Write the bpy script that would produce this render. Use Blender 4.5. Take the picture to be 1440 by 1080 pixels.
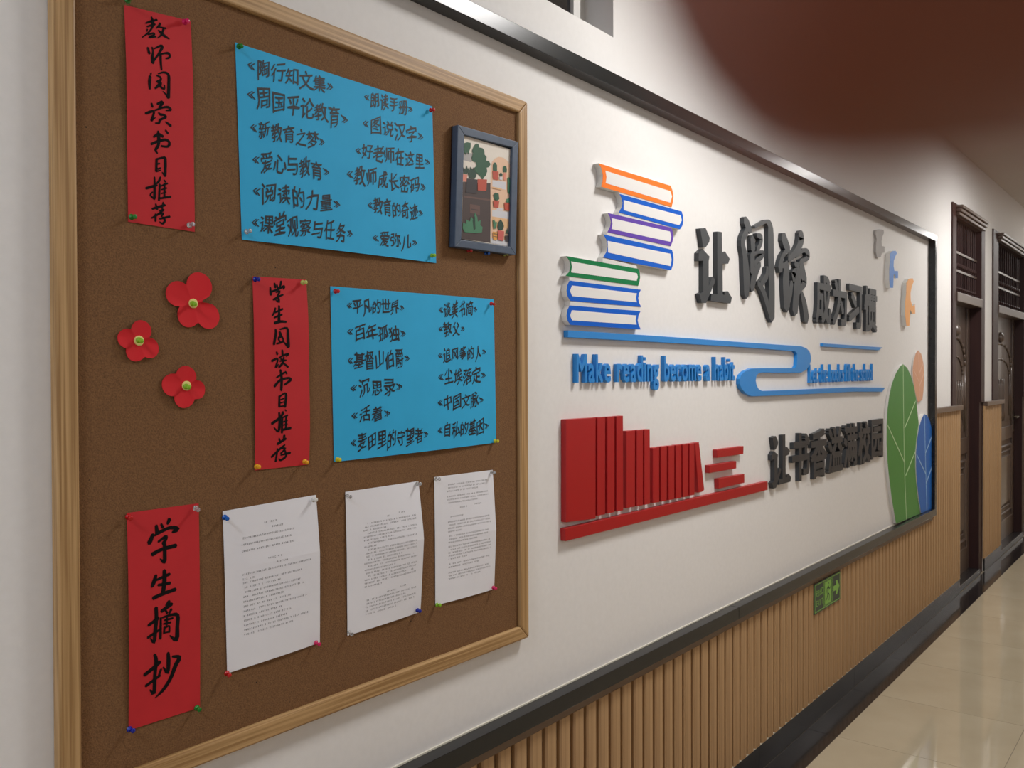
import bpy, bmesh, math, random
from mathutils import Vector, Matrix, noise
random.seed(7)
S = bpy.context.scene
for ob in list(bpy.data.objects):
    bpy.data.objects.remove(ob, do_unlink=True)
COL = S.collection

# World frame: X runs along the corridor, Y points into the display wall (wall face at Y = 0),
# Z is up with zero at eye level. Units are metres.
FLOOR_Z, CEIL_Z, BACK_Y = -1.57, 1.575, -2.42
X_NEAR, X_FAR = -5.0, 24.0

# ------------------------------------------------------------------ camera
cam = bpy.data.cameras.new('camera')
camo = bpy.data.objects.new('camera', cam)
COL.objects.link(camo)
F_ = Vector((0.782371, 0.622707, -0.011476)).normalized()
R_ = Vector((0.622719, -0.782440, -0.002942)).normalized()
U_ = R_.cross(F_)
camo.matrix_world = Matrix(((R_[0], U_[0], -F_[0], 0), (R_[1], U_[1], -F_[1], -1.39), (R_[2], U_[2], -F_[2], 0), (0, 0, 0, 1)))
cam.sensor_width = 36
cam.lens = 30.7715
cam.clip_start = 0.004
cam.clip_end = 100
cam.dof.use_dof = True
cam.dof.focus_distance = 1.9
cam.dof.aperture_fstop = 16
S.camera = camo

# ------------------------------------------------------------------ light
S.view_settings.view_transform = 'Standard'
S.view_settings.look = 'None'
S.view_settings.gamma = 1
S.view_settings.use_curve_mapping = False
S.view_settings.exposure = 0.0
wd = bpy.data.worlds.new('world')
S.world = wd
wd.use_nodes = True
wd.node_tree.nodes['Background'].inputs[0].default_value = (0.62, 0.72, 1.0, 1)
wd.node_tree.nodes['Background'].inputs[1].default_value = 1.3
LAMP_POWER = 36.0
LAMP_NEAR = 1.1   # the lamp behind the camera is dim and cool
LAMP_X = [-1.4, 2.7, 6.6, 10.9, 14.8, 18.8, 22.6]
LAMP_COLOR = (1.0, 0.985, 0.97)
LAMP_SPREAD = math.pi
LAMP_Y = -1.03

# ------------------------------------------------------------------ measured outlines, metres: (X, Z) on the wall, strokes (X, Z, width)
INK_TEACHER = [[(0.7705,0.5945,0.0018),(0.7721,0.5901,0.003),(0.7732,0.5832,0.0038)],[(0.7603,0.5805,0.0016),(0.7693,0.5866,0.0021),(0.7805,0.5927,0.0019)],[(0.7623,0.5753,0.0014),(0.7721,0.5815,0.0023),(0.777,0.5844,0.0016)],[(0.7749,0.5837,0.0019),(0.7664,0.5687,0.0016),(0.7533,0.555,0.0011)],[(0.763,0.5716,0.0017),(0.7616,0.5673,0.0012)],[(0.7636,0.5627,0.0014),(0.7734,0.5682,0.0018),(0.7747,0.566,0.0016),(0.765,0.5585,0.0022),(0.7775,0.5636,0.0017)],[(0.7861,0.5885,0.0022),(0.7826,0.5822,0.0019),(0.7783,0.5776,0.0009)],[(0.7833,0.5817,0.0016),(0.796,0.583,0.0019)],[(0.7917,0.581,0.0023),(0.7874,0.5698,0.0019),(0.7803,0.5618,0.0009)],[(0.7825,0.5756,0.0022),(0.7902,0.5707,0.0034),(0.8016,0.5668,0.0015)],[(0.7628,0.541,0.0024),(0.765,0.5318,0.0032)],[(0.7704,0.5438,0.0018),(0.7717,0.5364,0.0019),(0.7702,0.5268,0.003),(0.7709,0.5178,0.0037)],[(0.7738,0.5422,0.0012),(0.7865,0.5511,0.0025),(0.7879,0.5476,0.0028),(0.7801,0.5335,0.0019),(0.7716,0.5206,0.0021)],[(0.7801,0.5328,0.0021),(0.79,0.5389,0.0017),(0.8,0.5417,0.003),(0.8007,0.5353,0.0022),(0.7942,0.5315,0.0017)],[(0.785,0.5349,0.0025),(0.7849,0.523,0.0026),(0.7862,0.5102,0.002)],[(0.768,0.5007,0.0012),(0.7665,0.4971,0.0017)],[(0.7658,0.4943,0.003),(0.7646,0.4835,0.0033),(0.765,0.4732,0.0022)],[(0.7798,0.5019,0.0012),(0.7897,0.5072,0.0021),(0.7983,0.5055,0.0032),(0.7989,0.4923,0.0032),(0.798,0.4669,0.0037)],[(0.798,0.4669,0.0035),(0.7937,0.4712,0.0019),(0.7881,0.475,0.0012)],[(0.777,0.4985,0.0017),(0.784,0.4977,0.0022),(0.784,0.4925,0.0024),(0.7776,0.4882,0.0025),(0.7839,0.4885,0.0027),(0.7797,0.4821,0.0029),(0.774,0.4761,0.0017)],[(0.7853,0.4889,0.0019),(0.7839,0.4819,0.0028),(0.7909,0.4797,0.0017),(0.791,0.4863,0.0014)],[(0.7682,0.4505,0.002),(0.7696,0.4449,0.0026)],[(0.7577,0.4311,0.0026),(0.7695,0.4377,0.0025),(0.7723,0.4358,0.0022),(0.768,0.4217,0.0026)],[(0.768,0.4217,0.0017),(0.775,0.4285,0.001)],[(0.778,0.4515,0.0022),(0.7872,0.457,0.0033),(0.7865,0.4535,0.0025),(0.7815,0.4464,0.0022)],[(0.7737,0.44,0.0017),(0.7878,0.4479,0.002),(0.7978,0.4509,0.0028),(0.8021,0.4473,0.0035)],[(0.7935,0.4446,0.0013),(0.8021,0.4466,0.0018)],[(0.7807,0.4377,0.0018),(0.7835,0.4357,0.0026),(0.7906,0.436,0.0023),(0.7934,0.4333,0.0025),(0.7834,0.4265,0.0024),(0.7813,0.4207,0.0022),(0.7749,0.4193,0.0015)],[(0.7933,0.4254,0.0018),(0.8026,0.4208,0.0033)],[(0.772,0.3957,0.0019),(0.7804,0.4021,0.0031),(0.7889,0.3999,0.0029)],[(0.7798,0.4072,0.002),(0.7811,0.397,0.0037),(0.7803,0.3837,0.0029),(0.7753,0.3748,0.0027),(0.7788,0.3702,0.0018)],[(0.7677,0.3831,0.0024),(0.7817,0.3912,0.0027),(0.7945,0.3958,0.0027),(0.8002,0.3917,0.003),(0.7973,0.3851,0.0025),(0.7859,0.3835,0.0021)],[(0.7932,0.4114,0.0019),(0.7975,0.4071,0.0025)],[(0.7773,0.3607,0.0025),(0.7764,0.3395,0.0028)],[(0.778,0.3602,0.002),(0.79,0.3651,0.0024),(0.7928,0.3623,0.0032),(0.7923,0.3357,0.0031)],[(0.7923,0.3344,0.0027),(0.787,0.3401,0.0012)],[(0.7786,0.3524,0.0015),(0.7828,0.3539,0.0018)],[(0.7792,0.344,0.0017),(0.7842,0.3468,0.0017)],[(0.7771,0.3396,0.0017),(0.7842,0.3429,0.0012)],[(0.7581,0.3083,0.0025),(0.7727,0.3146,0.0028),(0.7783,0.3168,0.0015)],[(0.7735,0.3298,0.0017),(0.7734,0.3154,0.0025),(0.7732,0.2943,0.0031)],[(0.7732,0.293,0.0023),(0.7656,0.2984,0.0017),(0.7698,0.3043,0.0013)],[(0.7841,0.3316,0.0018),(0.7805,0.3231,0.0025),(0.7755,0.3183,0.0012)],[(0.7826,0.3195,0.002),(0.7818,0.3062,0.0022),(0.7809,0.2916,0.0022)],[(0.7904,0.3274,0.0018),(0.7932,0.3246,0.0021)],[(0.7825,0.3155,0.0015),(0.7968,0.3232,0.0018)],[(0.7853,0.3107,0.0013),(0.7953,0.315,0.0015)],[(0.7853,0.3041,0.0013),(0.7938,0.3081,0.0015)],[(0.7824,0.2957,0.002),(0.8024,0.3015,0.0023)],[(0.7911,0.3223,0.002),(0.7909,0.2997,0.0023)],[(0.7689,0.276,0.002),(0.7794,0.2808,0.0025),(0.7922,0.286,0.0023)],[(0.7753,0.2854,0.0017),(0.778,0.2766,0.0023)],[(0.7887,0.2901,0.0016),(0.7865,0.2792,0.0022)],[(0.7822,0.2746,0.0018),(0.7907,0.2785,0.0016),(0.7779,0.2674,0.002),(0.7681,0.2608,0.0015)],[(0.7751,0.2683,0.0022),(0.775,0.2565,0.0022)],[(0.7807,0.2691,0.0015),(0.7893,0.2716,0.0021),(0.785,0.2657,0.0015)],[(0.7821,0.2614,0.0018),(0.8007,0.2679,0.0023)],[(0.7878,0.2648,0.0024),(0.792,0.2601,0.0023),(0.7877,0.2542,0.0023),(0.7821,0.2567,0.0011)]]
INK_STUDENT = [[(1.012,0.1719,0.0025),(1.0137,0.1639,0.0032)],[(1.0173,0.1693,0.0022),(1.0199,0.1613,0.0025)],[(1.0272,0.1768,0.0028),(1.0254,0.1692,0.0024),(1.0217,0.1637,0.0013)],[(1.0022,0.163,0.0025),(1.0029,0.1497,0.0035)],[(1.0056,0.1558,0.0024),(1.0217,0.1622,0.0024),(1.0344,0.1684,0.0027),(1.0317,0.1622,0.0021)],[(1.0145,0.155,0.0018),(1.0235,0.1579,0.0025),(1.0181,0.1493,0.002)],[(1.0082,0.1405,0.0024),(1.0198,0.1472,0.0024),(1.0307,0.1517,0.0021)],[(1.0181,0.1493,0.0029),(1.0207,0.1375,0.003),(1.0126,0.1415,0.0013)],[(1.0125,0.1252,0.0024),(1.008,0.1145,0.0023),(1.0044,0.1106,0.0016)],[(1.0116,0.1169,0.0021),(1.0287,0.1246,0.0024)],[(1.0206,0.1301,0.0025),(1.0195,0.1017,0.0039)],[(1.0088,0.1071,0.0021),(1.0268,0.114,0.0024)],[(1.0096,0.0968,0.0033),(1.0231,0.1004,0.003),(1.0358,0.1002,0.0024)],[(1.0113,0.085,0.0025),(1.0122,0.0776,0.0032),(1.0076,0.0567,0.0032)],[(1.0212,0.0854,0.0018),(1.0375,0.0882,0.003),(1.0392,0.071,0.004),(1.04,0.0529,0.0044)],[(1.04,0.0522,0.0034),(1.0282,0.0632,0.0013)],[(1.0202,0.0808,0.0029),(1.0229,0.0735,0.0039),(1.0175,0.0688,0.0025)],[(1.0247,0.0735,0.0022),(1.0282,0.0632,0.0024),(1.0138,0.0583,0.0021)],[(1.0175,0.0673,0.0024),(1.0228,0.06,0.0017)],[(1.0137,0.0427,0.0025),(1.0155,0.0382,0.0028)],[(1.0029,0.0255,0.003),(1.0136,0.03,0.0024),(1.0163,0.0271,0.0021),(1.0117,0.0136,0.0028),(1.018,0.0196,0.0013)],[(1.0263,0.0466,0.0025),(1.0271,0.0377,0.0029)],[(1.019,0.0316,0.0019),(1.0299,0.037,0.0021),(1.0408,0.0394,0.0025),(1.0353,0.0348,0.0016)],[(1.0226,0.0301,0.0019),(1.028,0.0272,0.0022)],[(1.0207,0.0256,0.0018),(1.0352,0.0273,0.0021)],[(1.0298,0.0332,0.0022),(1.0279,0.0227,0.0031),(1.0189,0.0137,0.0026)],[(1.0279,0.0227,0.0019),(1.0397,0.0145,0.0029)],[(1.0224,0.0092,0.0025),(1.025,-0.0088,0.0036),(1.0239,-0.0297,0.0032)],[(1.0134,-0.0057,0.0019),(1.0296,0.0032,0.0025),(1.0351,0.004,0.0012)],[(1.0088,-0.022,0.0033),(1.0223,-0.0102,0.0028),(1.0405,-0.0066,0.0027),(1.045,-0.0104,0.0035),(1.0313,-0.0193,0.0023)],[(1.0333,0.0062,0.0017),(1.0369,0.0017,0.0024)],[(1.0194,-0.0401,0.0025),(1.0192,-0.061,0.0032)],[(1.0203,-0.0416,0.0019),(1.0302,-0.0358,0.0021),(1.0348,-0.0389,0.0033),(1.0319,-0.0614,0.0033)],[(1.022,-0.0476,0.0015),(1.0302,-0.0448,0.0016)],[(1.022,-0.0536,0.0015),(1.0301,-0.0516,0.0015)],[(1.0201,-0.0603,0.0018),(1.0319,-0.0591,0.0018)],[(1.0021,-0.0916,0.0035),(1.0164,-0.084,0.0033),(1.0291,-0.0733,0.002)],[(1.0183,-0.0714,0.0025),(1.0199,-0.0864,0.0036),(1.0171,-0.1072,0.0031),(1.0073,-0.0993,0.0013)],[(1.0273,-0.0703,0.0025),(1.0218,-0.082,0.0021)],[(1.0318,-0.0667,0.0016),(1.0345,-0.069,0.0019)],[(1.0254,-0.0822,0.0029),(1.0248,-0.1106,0.0029)],[(1.0236,-0.0821,0.0019),(1.0381,-0.0774,0.0022)],[(1.0271,-0.0898,0.0015),(1.0372,-0.0872,0.0019)],[(1.0271,-0.0958,0.0015),(1.0371,-0.094,0.0018)],[(1.0252,-0.1047,0.0027),(1.0453,-0.1019,0.0028)],[(1.0345,-0.0795,0.0026),(1.0334,-0.1036,0.0026)],[(1.0151,-0.131,0.0032),(1.0342,-0.1217,0.0029)],[(1.0188,-0.1208,0.0024),(1.0214,-0.1284,0.0024)],[(1.0306,-0.1155,0.0033),(1.0287,-0.1244,0.0022)],[(1.0323,-0.1336,0.002),(1.0195,-0.1418,0.0027),(1.0025,-0.1547,0.0027)],[(1.016,-0.14,0.0022),(1.0122,-0.1636,0.0029)],[(1.0213,-0.1404,0.0015),(1.034,-0.1398,0.0021),(1.0231,-0.1495,0.0021)],[(1.0231,-0.1525,0.0015),(1.045,-0.1496,0.0031)],[(1.0304,-0.141,0.0024),(1.0358,-0.1549,0.0029),(1.023,-0.1622,0.0025),(1.0194,-0.1582,0.0013)]]
INK_EXCERPT = [[(0.7719,-0.2515,0.0037),(0.7732,-0.264,0.0048)],[(0.7808,-0.25,0.0025),(0.7836,-0.2566,0.0036)],[(0.7961,-0.2441,0.0048),(0.7922,-0.2516,0.0032)],[(0.7657,-0.2656,0.0039),(0.7619,-0.2738,0.0051),(0.7582,-0.2794,0.0051)],[(0.7685,-0.2677,0.0026),(0.7779,-0.2638,0.0038),(0.7969,-0.2585,0.004),(0.8105,-0.2631,0.0055),(0.8007,-0.2671,0.0027)],[(0.7749,-0.2793,0.0027),(0.7882,-0.2724,0.0037),(0.7891,-0.2761,0.0036),(0.7834,-0.2841,0.0044)],[(0.7635,-0.2987,0.0049),(0.7814,-0.2927,0.0041),(0.8073,-0.2905,0.0048)],[(0.7862,-0.2846,0.0046),(0.7861,-0.3023,0.0046),(0.785,-0.3146,0.0047),(0.7775,-0.308,0.0013)],[(0.7698,-0.3341,0.0035),(0.766,-0.3448,0.0051),(0.7622,-0.352,0.0036)],[(0.7688,-0.3427,0.0026),(0.7944,-0.3368,0.0038)],[(0.7849,-0.3288,0.0046),(0.7848,-0.3466,0.0054),(0.7817,-0.3674,0.005)],[(0.7734,-0.3515,0.0032),(0.7952,-0.3521,0.0036)],[(0.7639,-0.3717,0.0045),(0.7827,-0.3675,0.0041),(0.8048,-0.3647,0.0045)],[(0.7552,-0.4151,0.0035),(0.7729,-0.4067,0.0044)],[(0.769,-0.3882,0.0044),(0.7696,-0.4069,0.0045),(0.7671,-0.4293,0.0046),(0.7651,-0.4456,0.0037),(0.7587,-0.437,0.0013)],[(0.7541,-0.435,0.0035),(0.7765,-0.4262,0.0028)],[(0.7931,-0.3826,0.0041),(0.7882,-0.3896,0.0045)],[(0.7787,-0.3965,0.0043),(0.7978,-0.388,0.0044)],[(0.7853,-0.3943,0.0024),(0.7891,-0.4023,0.0028)],[(0.7968,-0.3968,0.0033),(0.7929,-0.4031,0.0025)],[(0.7776,-0.4069,0.0027),(0.7764,-0.4421,0.0034)],[(0.7805,-0.4075,0.0022),(0.7958,-0.4064,0.0032),(0.8083,-0.41,0.0046),(0.8076,-0.4297,0.0047),(0.806,-0.451,0.0055),(0.7936,-0.4408,0.0013)],[(0.7842,-0.4128,0.0022),(0.7996,-0.4126,0.0026)],[(0.7823,-0.4186,0.0022),(0.7957,-0.4189,0.0026)],[(0.789,-0.4058,0.0027),(0.788,-0.4217,0.0027)],[(0.7841,-0.4244,0.0027),(0.7831,-0.4348,0.0027)],[(0.786,-0.4257,0.0023),(0.7927,-0.4245,0.0023),(0.7926,-0.4352,0.0027)],[(0.7841,-0.4341,0.0018),(0.7926,-0.4344,0.0018)],[(0.7659,-0.4661,0.0035),(0.769,-0.4775,0.0045),(0.7666,-0.5015,0.0042),(0.7654,-0.5312,0.0045),(0.758,-0.523,0.0013)],[(0.7481,-0.4957,0.0044),(0.7592,-0.4907,0.0044),(0.7761,-0.4811,0.0045)],[(0.7507,-0.5148,0.0036),(0.7759,-0.5041,0.0032)],[(0.7904,-0.4696,0.0038),(0.7913,-0.4832,0.005),(0.7896,-0.5033,0.0042),(0.7817,-0.4914,0.0016)],[(0.7779,-0.494,0.0029),(0.774,-0.5036,0.0029)],[(0.7981,-0.4778,0.0024),(0.8116,-0.4831,0.0053),(0.8047,-0.4939,0.0055),(0.7949,-0.5146,0.0047),(0.7814,-0.5305,0.0042),(0.7672,-0.5397,0.0012)]]
YUE = [[(3.1396,0.579,0.0287),(3.1637,0.5631,0.0361),(3.193,0.5437,0.0219)],[(3.1589,0.5426,0.0247),(3.1205,0.4942,0.0293),(3.1396,0.4448,0.0345),(3.1541,0.3666,0.0486),(3.1541,0.2968,0.0348)],[(3.2348,0.5643,0.0078),(3.3041,0.5877,0.0112),(3.3512,0.6002,0.0152),(3.3864,0.5755,0.0451),(3.3908,0.4709,0.0498),(3.3996,0.3453,0.0499),(3.3998,0.2229,0.0476)],[(3.3998,0.225,0.032),(3.3622,0.2671,0.0301),(3.3147,0.3223,0.0271),(3.2632,0.3513,0.0175)],[(3.2108,0.5168,0.034),(3.2168,0.4751,0.0341)],[(3.2529,0.5361,0.0124),(3.2938,0.5308,0.0234),(3.2835,0.5009,0.0202),(3.253,0.479,0.018)],[(3.203,0.4514,0.0151),(3.253,0.4689,0.0107),(3.3146,0.4754,0.0125),(3.3042,0.4578,0.0151),(3.253,0.4362,0.0189),(3.2379,0.4185,0.027)],[(3.2089,0.4561,0.0339),(3.2129,0.3878,0.0399)],[(3.2836,0.4269,0.0192),(3.253,0.3995,0.0288),(3.2229,0.3644,0.038),(3.205,0.3245,0.032)],[(3.3567,0.4173,0.0219),(3.3461,0.3829,0.0261),(3.2939,0.3497,0.0203)]]
DU = [[(3.5216,0.5625,0.0431),(3.5503,0.5354,0.0451),(3.5853,0.5153,0.0286)],[(3.562,0.5106,0.0186),(3.5103,0.4747,0.0233),(3.4878,0.4251,0.0399)],[(3.4991,0.4391,0.0192),(3.5679,0.4521,0.016)],[(3.5621,0.4538,0.0407),(3.5506,0.3829,0.0578),(3.5624,0.2745,0.0535)],[(3.5682,0.288,0.0331),(3.5974,0.3339,0.0351),(3.6151,0.3793,0.0282)],[(3.7055,0.5937,0.0309),(3.7241,0.5824,0.0536),(3.6994,0.5435,0.0373),(3.6507,0.5068,0.0278),(3.5795,0.473,0.0213)],[(3.6993,0.5884,0.0164),(3.7491,0.5718,0.0124)],[(3.6629,0.4992,0.018),(3.7618,0.5323,0.0154),(3.8065,0.5187,0.0343),(3.7873,0.4984,0.0196),(3.7119,0.4772,0.0175)],[(3.6508,0.4623,0.0184),(3.6996,0.4625,0.0167)],[(3.7181,0.4688,0.0344),(3.6996,0.4445,0.0238),(3.6329,0.4118,0.0405),(3.6752,0.402,0.023)],[(3.7243,0.4694,0.0404),(3.7432,0.4304,0.0508),(3.7685,0.3961,0.034),(3.7122,0.36,0.0245),(3.6632,0.3251,0.0294)],[(3.6997,0.431,0.045),(3.6753,0.3662,0.0577),(3.6513,0.2618,0.0513)],[(3.7271,0.3429,0.0254),(3.7624,0.2998,0.0415),(3.7905,0.2349,0.0484)]]
RANG = [[(2.7675,0.4996),(2.8079,0.5062),(2.8407,0.4758),(2.8366,0.4605),(2.8095,0.4391),(2.79,0.4369)],[(2.7555,0.414),(2.7851,0.4306),(2.839,0.4099),(2.8324,0.3945),(2.8323,0.306),(2.8615,0.3409),(2.88,0.3339),(2.8783,0.3207),(2.8117,0.245),(2.7793,0.2438),(2.7593,0.2733),(2.7898,0.2827),(2.7899,0.3903),(2.7555,0.3869)],[(2.9014,0.5055),(2.9385,0.5079),(2.9402,0.4347),(2.9647,0.4411),(3.0048,0.4185),(2.9914,0.3995),(2.9428,0.3948),(2.9462,0.2844),(2.9603,0.2835),(2.9603,0.296),(2.9887,0.2996),(3.0229,0.2781),(3.012,0.2562),(2.8489,0.2562),(2.8531,0.2809),(2.9012,0.2821)]]
BOOKS = [('orange',[(2.1233,0.603),(2.5511,0.6095),(2.5644,0.596),(2.5704,0.5797),(2.5667,0.56),(2.5582,0.5414),(2.1363,0.5381),(2.1439,0.5547),(2.1458,0.5729),(2.1374,0.5918)],[(2.1582,0.5879),(2.5487,0.5918),(2.5607,0.5764),(2.5486,0.5544),(2.16,0.5523),(2.1639,0.5709)]),('blue',[(2.2363,0.5335),(2.6282,0.537),(2.637,0.5235),(2.6395,0.5061),(2.6319,0.4904),(2.6157,0.4765),(2.2331,0.4778),(2.2493,0.496),(2.2544,0.51),(2.2473,0.5237)],[(2.2595,0.5187),(2.6195,0.5228),(2.6282,0.5075),(2.6095,0.4892),(2.2594,0.4885)]),('purple',[(2.1722,0.4676),(2.5545,0.4745),(2.5666,0.4616),(2.5702,0.4446),(2.5629,0.4282),(2.5508,0.4135),(2.1701,0.4116),(2.1847,0.4295),(2.1896,0.4441),(2.1829,0.4577)],[(2.1916,0.4553),(2.5461,0.4608),(2.5545,0.4456),(2.5484,0.4276),(2.1915,0.4236),(2.1964,0.4398)]),('blue',[(2.1481,0.4027),(2.5604,0.403),(2.5689,0.3894),(2.5712,0.3723),(2.5664,0.3533),(2.5543,0.3359),(2.146,0.3358),(2.1652,0.3548),(2.171,0.3709),(2.1643,0.3892)],[(2.1701,0.3863),(2.5483,0.389),(2.5567,0.3708),(2.5507,0.3489),(2.1719,0.3529)]),('green',[(1.96,0.3207),(2.3444,0.3212),(2.354,0.3096),(2.3561,0.2961),(2.3518,0.2821),(2.3442,0.269),(1.9572,0.2663),(1.975,0.2795),(1.9811,0.2961),(1.9752,0.3101)],[(1.9828,0.3084),(2.3358,0.3069),(2.3422,0.296),(2.3336,0.2833),(1.9827,0.2782),(1.9871,0.2942)]),('blue',[(1.9767,0.2553),(2.3603,0.2582),(2.3485,0.2448),(2.3441,0.2308),(2.3495,0.2181),(2.3624,0.2052),(1.979,0.2),(1.9671,0.2109),(1.9621,0.2265),(1.9664,0.2429)],[(1.9869,0.2425),(2.3356,0.2455),(2.3292,0.2309),(2.3356,0.2183),(1.9876,0.2133),(1.9774,0.2277)]),('blue',[(1.9764,0.1872),(2.358,0.1924),(2.3461,0.1781),(2.3408,0.1631),(2.3471,0.1492),(2.36,0.1361),(1.9805,0.1344),(1.9669,0.1445),(1.9619,0.1588),(1.9661,0.1745)],[(1.9866,0.1746),(2.3333,0.1775),(2.328,0.1636),(2.3343,0.1498),(1.9874,0.1469),(1.9771,0.1595)])]
FILL = [[(2.2333,0.5394),(2.5546,0.5409),(2.5546,0.5334),(2.2363,0.5314)],[(2.2331,0.4794),(2.5509,0.4769),(2.5509,0.4717),(2.2331,0.4699)],[(2.1702,0.4137),(2.5508,0.4152),(2.5508,0.4014),(2.1701,0.4013)],[(2.1451,0.3352),(2.3391,0.33),(2.339,0.3197),(2.145,0.3203)],[(1.9767,0.2699),(2.3442,0.2706),(2.3442,0.257),(1.9767,0.2543)],[(1.979,0.202),(2.357,0.2065),(2.3548,0.1911),(1.979,0.1864)]]
RED = [[(1.9607,-0.1246),(2.108,-0.1256),(2.107,-0.4151),(1.9596,-0.4062)],[(2.1176,-0.1255),(2.1583,-0.1258),(2.1574,-0.4093),(2.1166,-0.4085)],[(2.1707,-0.1259),(2.2103,-0.1261),(2.2094,-0.4095),(2.1699,-0.4091)],[(2.2214,-0.1261),(2.2578,-0.1257),(2.2588,-0.4102),(2.2206,-0.4091)],[(2.278,-0.1731),(2.3275,-0.1734),(2.3268,-0.4074),(2.2773,-0.406)],[(2.3384,-0.1735),(2.3756,-0.1745),(2.375,-0.4089),(2.3379,-0.4073)],[(2.385,-0.1745),(2.4184,-0.1743),(2.4198,-0.4094),(2.3845,-0.4091)],[(2.4376,-0.2353),(2.478,-0.2346),(2.4776,-0.4109),(2.4372,-0.4091)],[(2.49,-0.2349),(2.5285,-0.235),(2.5281,-0.4123),(2.4896,-0.4113)],[(2.5408,-0.2353),(2.5793,-0.2364),(2.579,-0.4136),(2.5405,-0.4122)],[(2.591,-0.2361),(2.6284,-0.2365),(2.6282,-0.4141),(2.5907,-0.4134)],[(2.6393,-0.2367),(2.6766,-0.2371),(2.6764,-0.4144),(2.639,-0.4138)],[(2.6877,-0.2373),(2.7238,-0.238),(2.7236,-0.4144),(2.6875,-0.4141)],[(2.7272,-0.2377),(2.7571,-0.2365),(2.7978,-0.4055),(2.779,-0.4109),(2.7534,-0.4103)],[(2.8974,-0.2726),(3.1275,-0.2748),(3.1247,-0.3046),(2.8999,-0.3018)],[(2.8361,-0.3233),(3.0618,-0.3262),(3.0618,-0.3536),(2.8385,-0.351)],[(2.9098,-0.3778),(3.1345,-0.3807),(3.1345,-0.4143),(2.9123,-0.4137)],[(1.9559,-0.4225),(3.3579,-0.4298),(3.3579,-0.4646),(1.9573,-0.4575)]]
RIBBON = [(1.9742,0.1193),(2.45,0.12),(3.0943,0.1177),(3.7278,0.1163),(3.79,0.1091),(3.8292,0.0958),(3.845,0.0773),(3.8469,0.0554),(3.8293,0.0333),(3.7902,0.0144),(3.728,0.0012),(3.5134,0.0005),(3.3078,0.0023),(3.2731,-0.0004),(3.2525,-0.0114),(3.2456,-0.028),(3.2525,-0.0446),(3.2731,-0.0615),(3.3079,-0.0696),(3.6725,-0.0706),(4.4357,-0.0704),(4.983,-0.0799),(4.9276,-0.102),(4.4358,-0.0933),(3.6725,-0.0918),(3.2119,-0.0893),(3.1523,-0.0772),(3.1135,-0.059),(3.0975,-0.0401),(3.0963,-0.0215),(3.1103,-0.0055),(3.1458,0.0086),(3.2051,0.0188),(3.329,0.0206),(3.6559,0.0217),(3.6763,0.0324),(3.6804,0.0597),(3.6804,0.0825),(3.6557,0.0927),(3.5132,0.0944),(3.0943,0.0983),(2.45,0.0997),(1.9741,0.0999)]
BAR = [(4.0073,0.1358),(4.9358,0.1373),(4.8709,0.1208),(4.0074,0.1212)]
LEAVES = [('green',[(5.3341,0.05),(5.2736,0.035),(5.1937,-0.001),(5.1092,-0.0626),(5.0598,-0.1279),(5.0275,-0.2022),(5.0118,-0.2858),(5.0125,-0.3888),(5.0294,-0.4837),(5.063,-0.5808),(5.1138,-0.6999),(5.2,-0.8498),(5.7239,-0.8634),(5.6787,-0.7641),(5.6381,-0.6665),(5.6136,-0.5715),(5.6128,-0.4789),(5.6434,-0.3882),(5.6827,-0.3282),(5.6824,-0.297),(5.658,-0.2442),(5.6256,-0.1608),(5.5703,-0.0778),(5.5008,-0.0164),(5.4255,0.0287)],[[(5.3341,0.0481),(5.3639,-0.5104),(5.4144,-0.859)],[(5.0281,-0.2866),(5.364,-0.5154)],[(5.61,-0.1706),(5.3733,-0.3179)],[(5.6283,-0.4594),(5.3938,-0.5974)]]),('blue',[(5.7954,-0.2544),(5.7339,-0.2782),(5.6738,-0.3275),(5.6346,-0.3874),(5.6039,-0.4779),(5.6047,-0.5704),(5.6292,-0.6652),(5.6699,-0.7626),(5.7272,-0.858),(6.0067,-0.8608),(6.0366,-0.7605),(6.0533,-0.6527),(6.0521,-0.5431),(6.0334,-0.4544),(5.9883,-0.3647),(5.9225,-0.2968),(5.8582,-0.2643)],[[(5.7954,-0.2597),(5.8232,-0.5467),(5.8599,-0.8535)],[(5.6119,-0.4888),(5.8324,-0.6271)],[(5.9974,-0.3923),(5.8269,-0.494)],[(6.0434,-0.5589),(5.8455,-0.6815)]]),('peach',[(5.6912,0.1367),(5.6398,0.1171),(5.5932,0.0754),(5.5704,0.0242),(5.5748,-0.0268),(5.6024,-0.0782),(5.65,-0.1408),(5.6941,-0.1781),(5.7955,-0.1682),(5.8198,-0.1127),(5.8358,-0.0493),(5.8352,0.0143),(5.8139,0.0672),(5.7682,0.114)],[[(5.6913,0.1284),(5.7126,-0.0171),(5.7342,-0.1688)],[(5.586,0.0191),(5.713,-0.0536)],[(5.8099,0.0566),(5.7046,-0.0119)],[(5.8271,-0.0069),(5.7213,-0.0818)]])]
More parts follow.
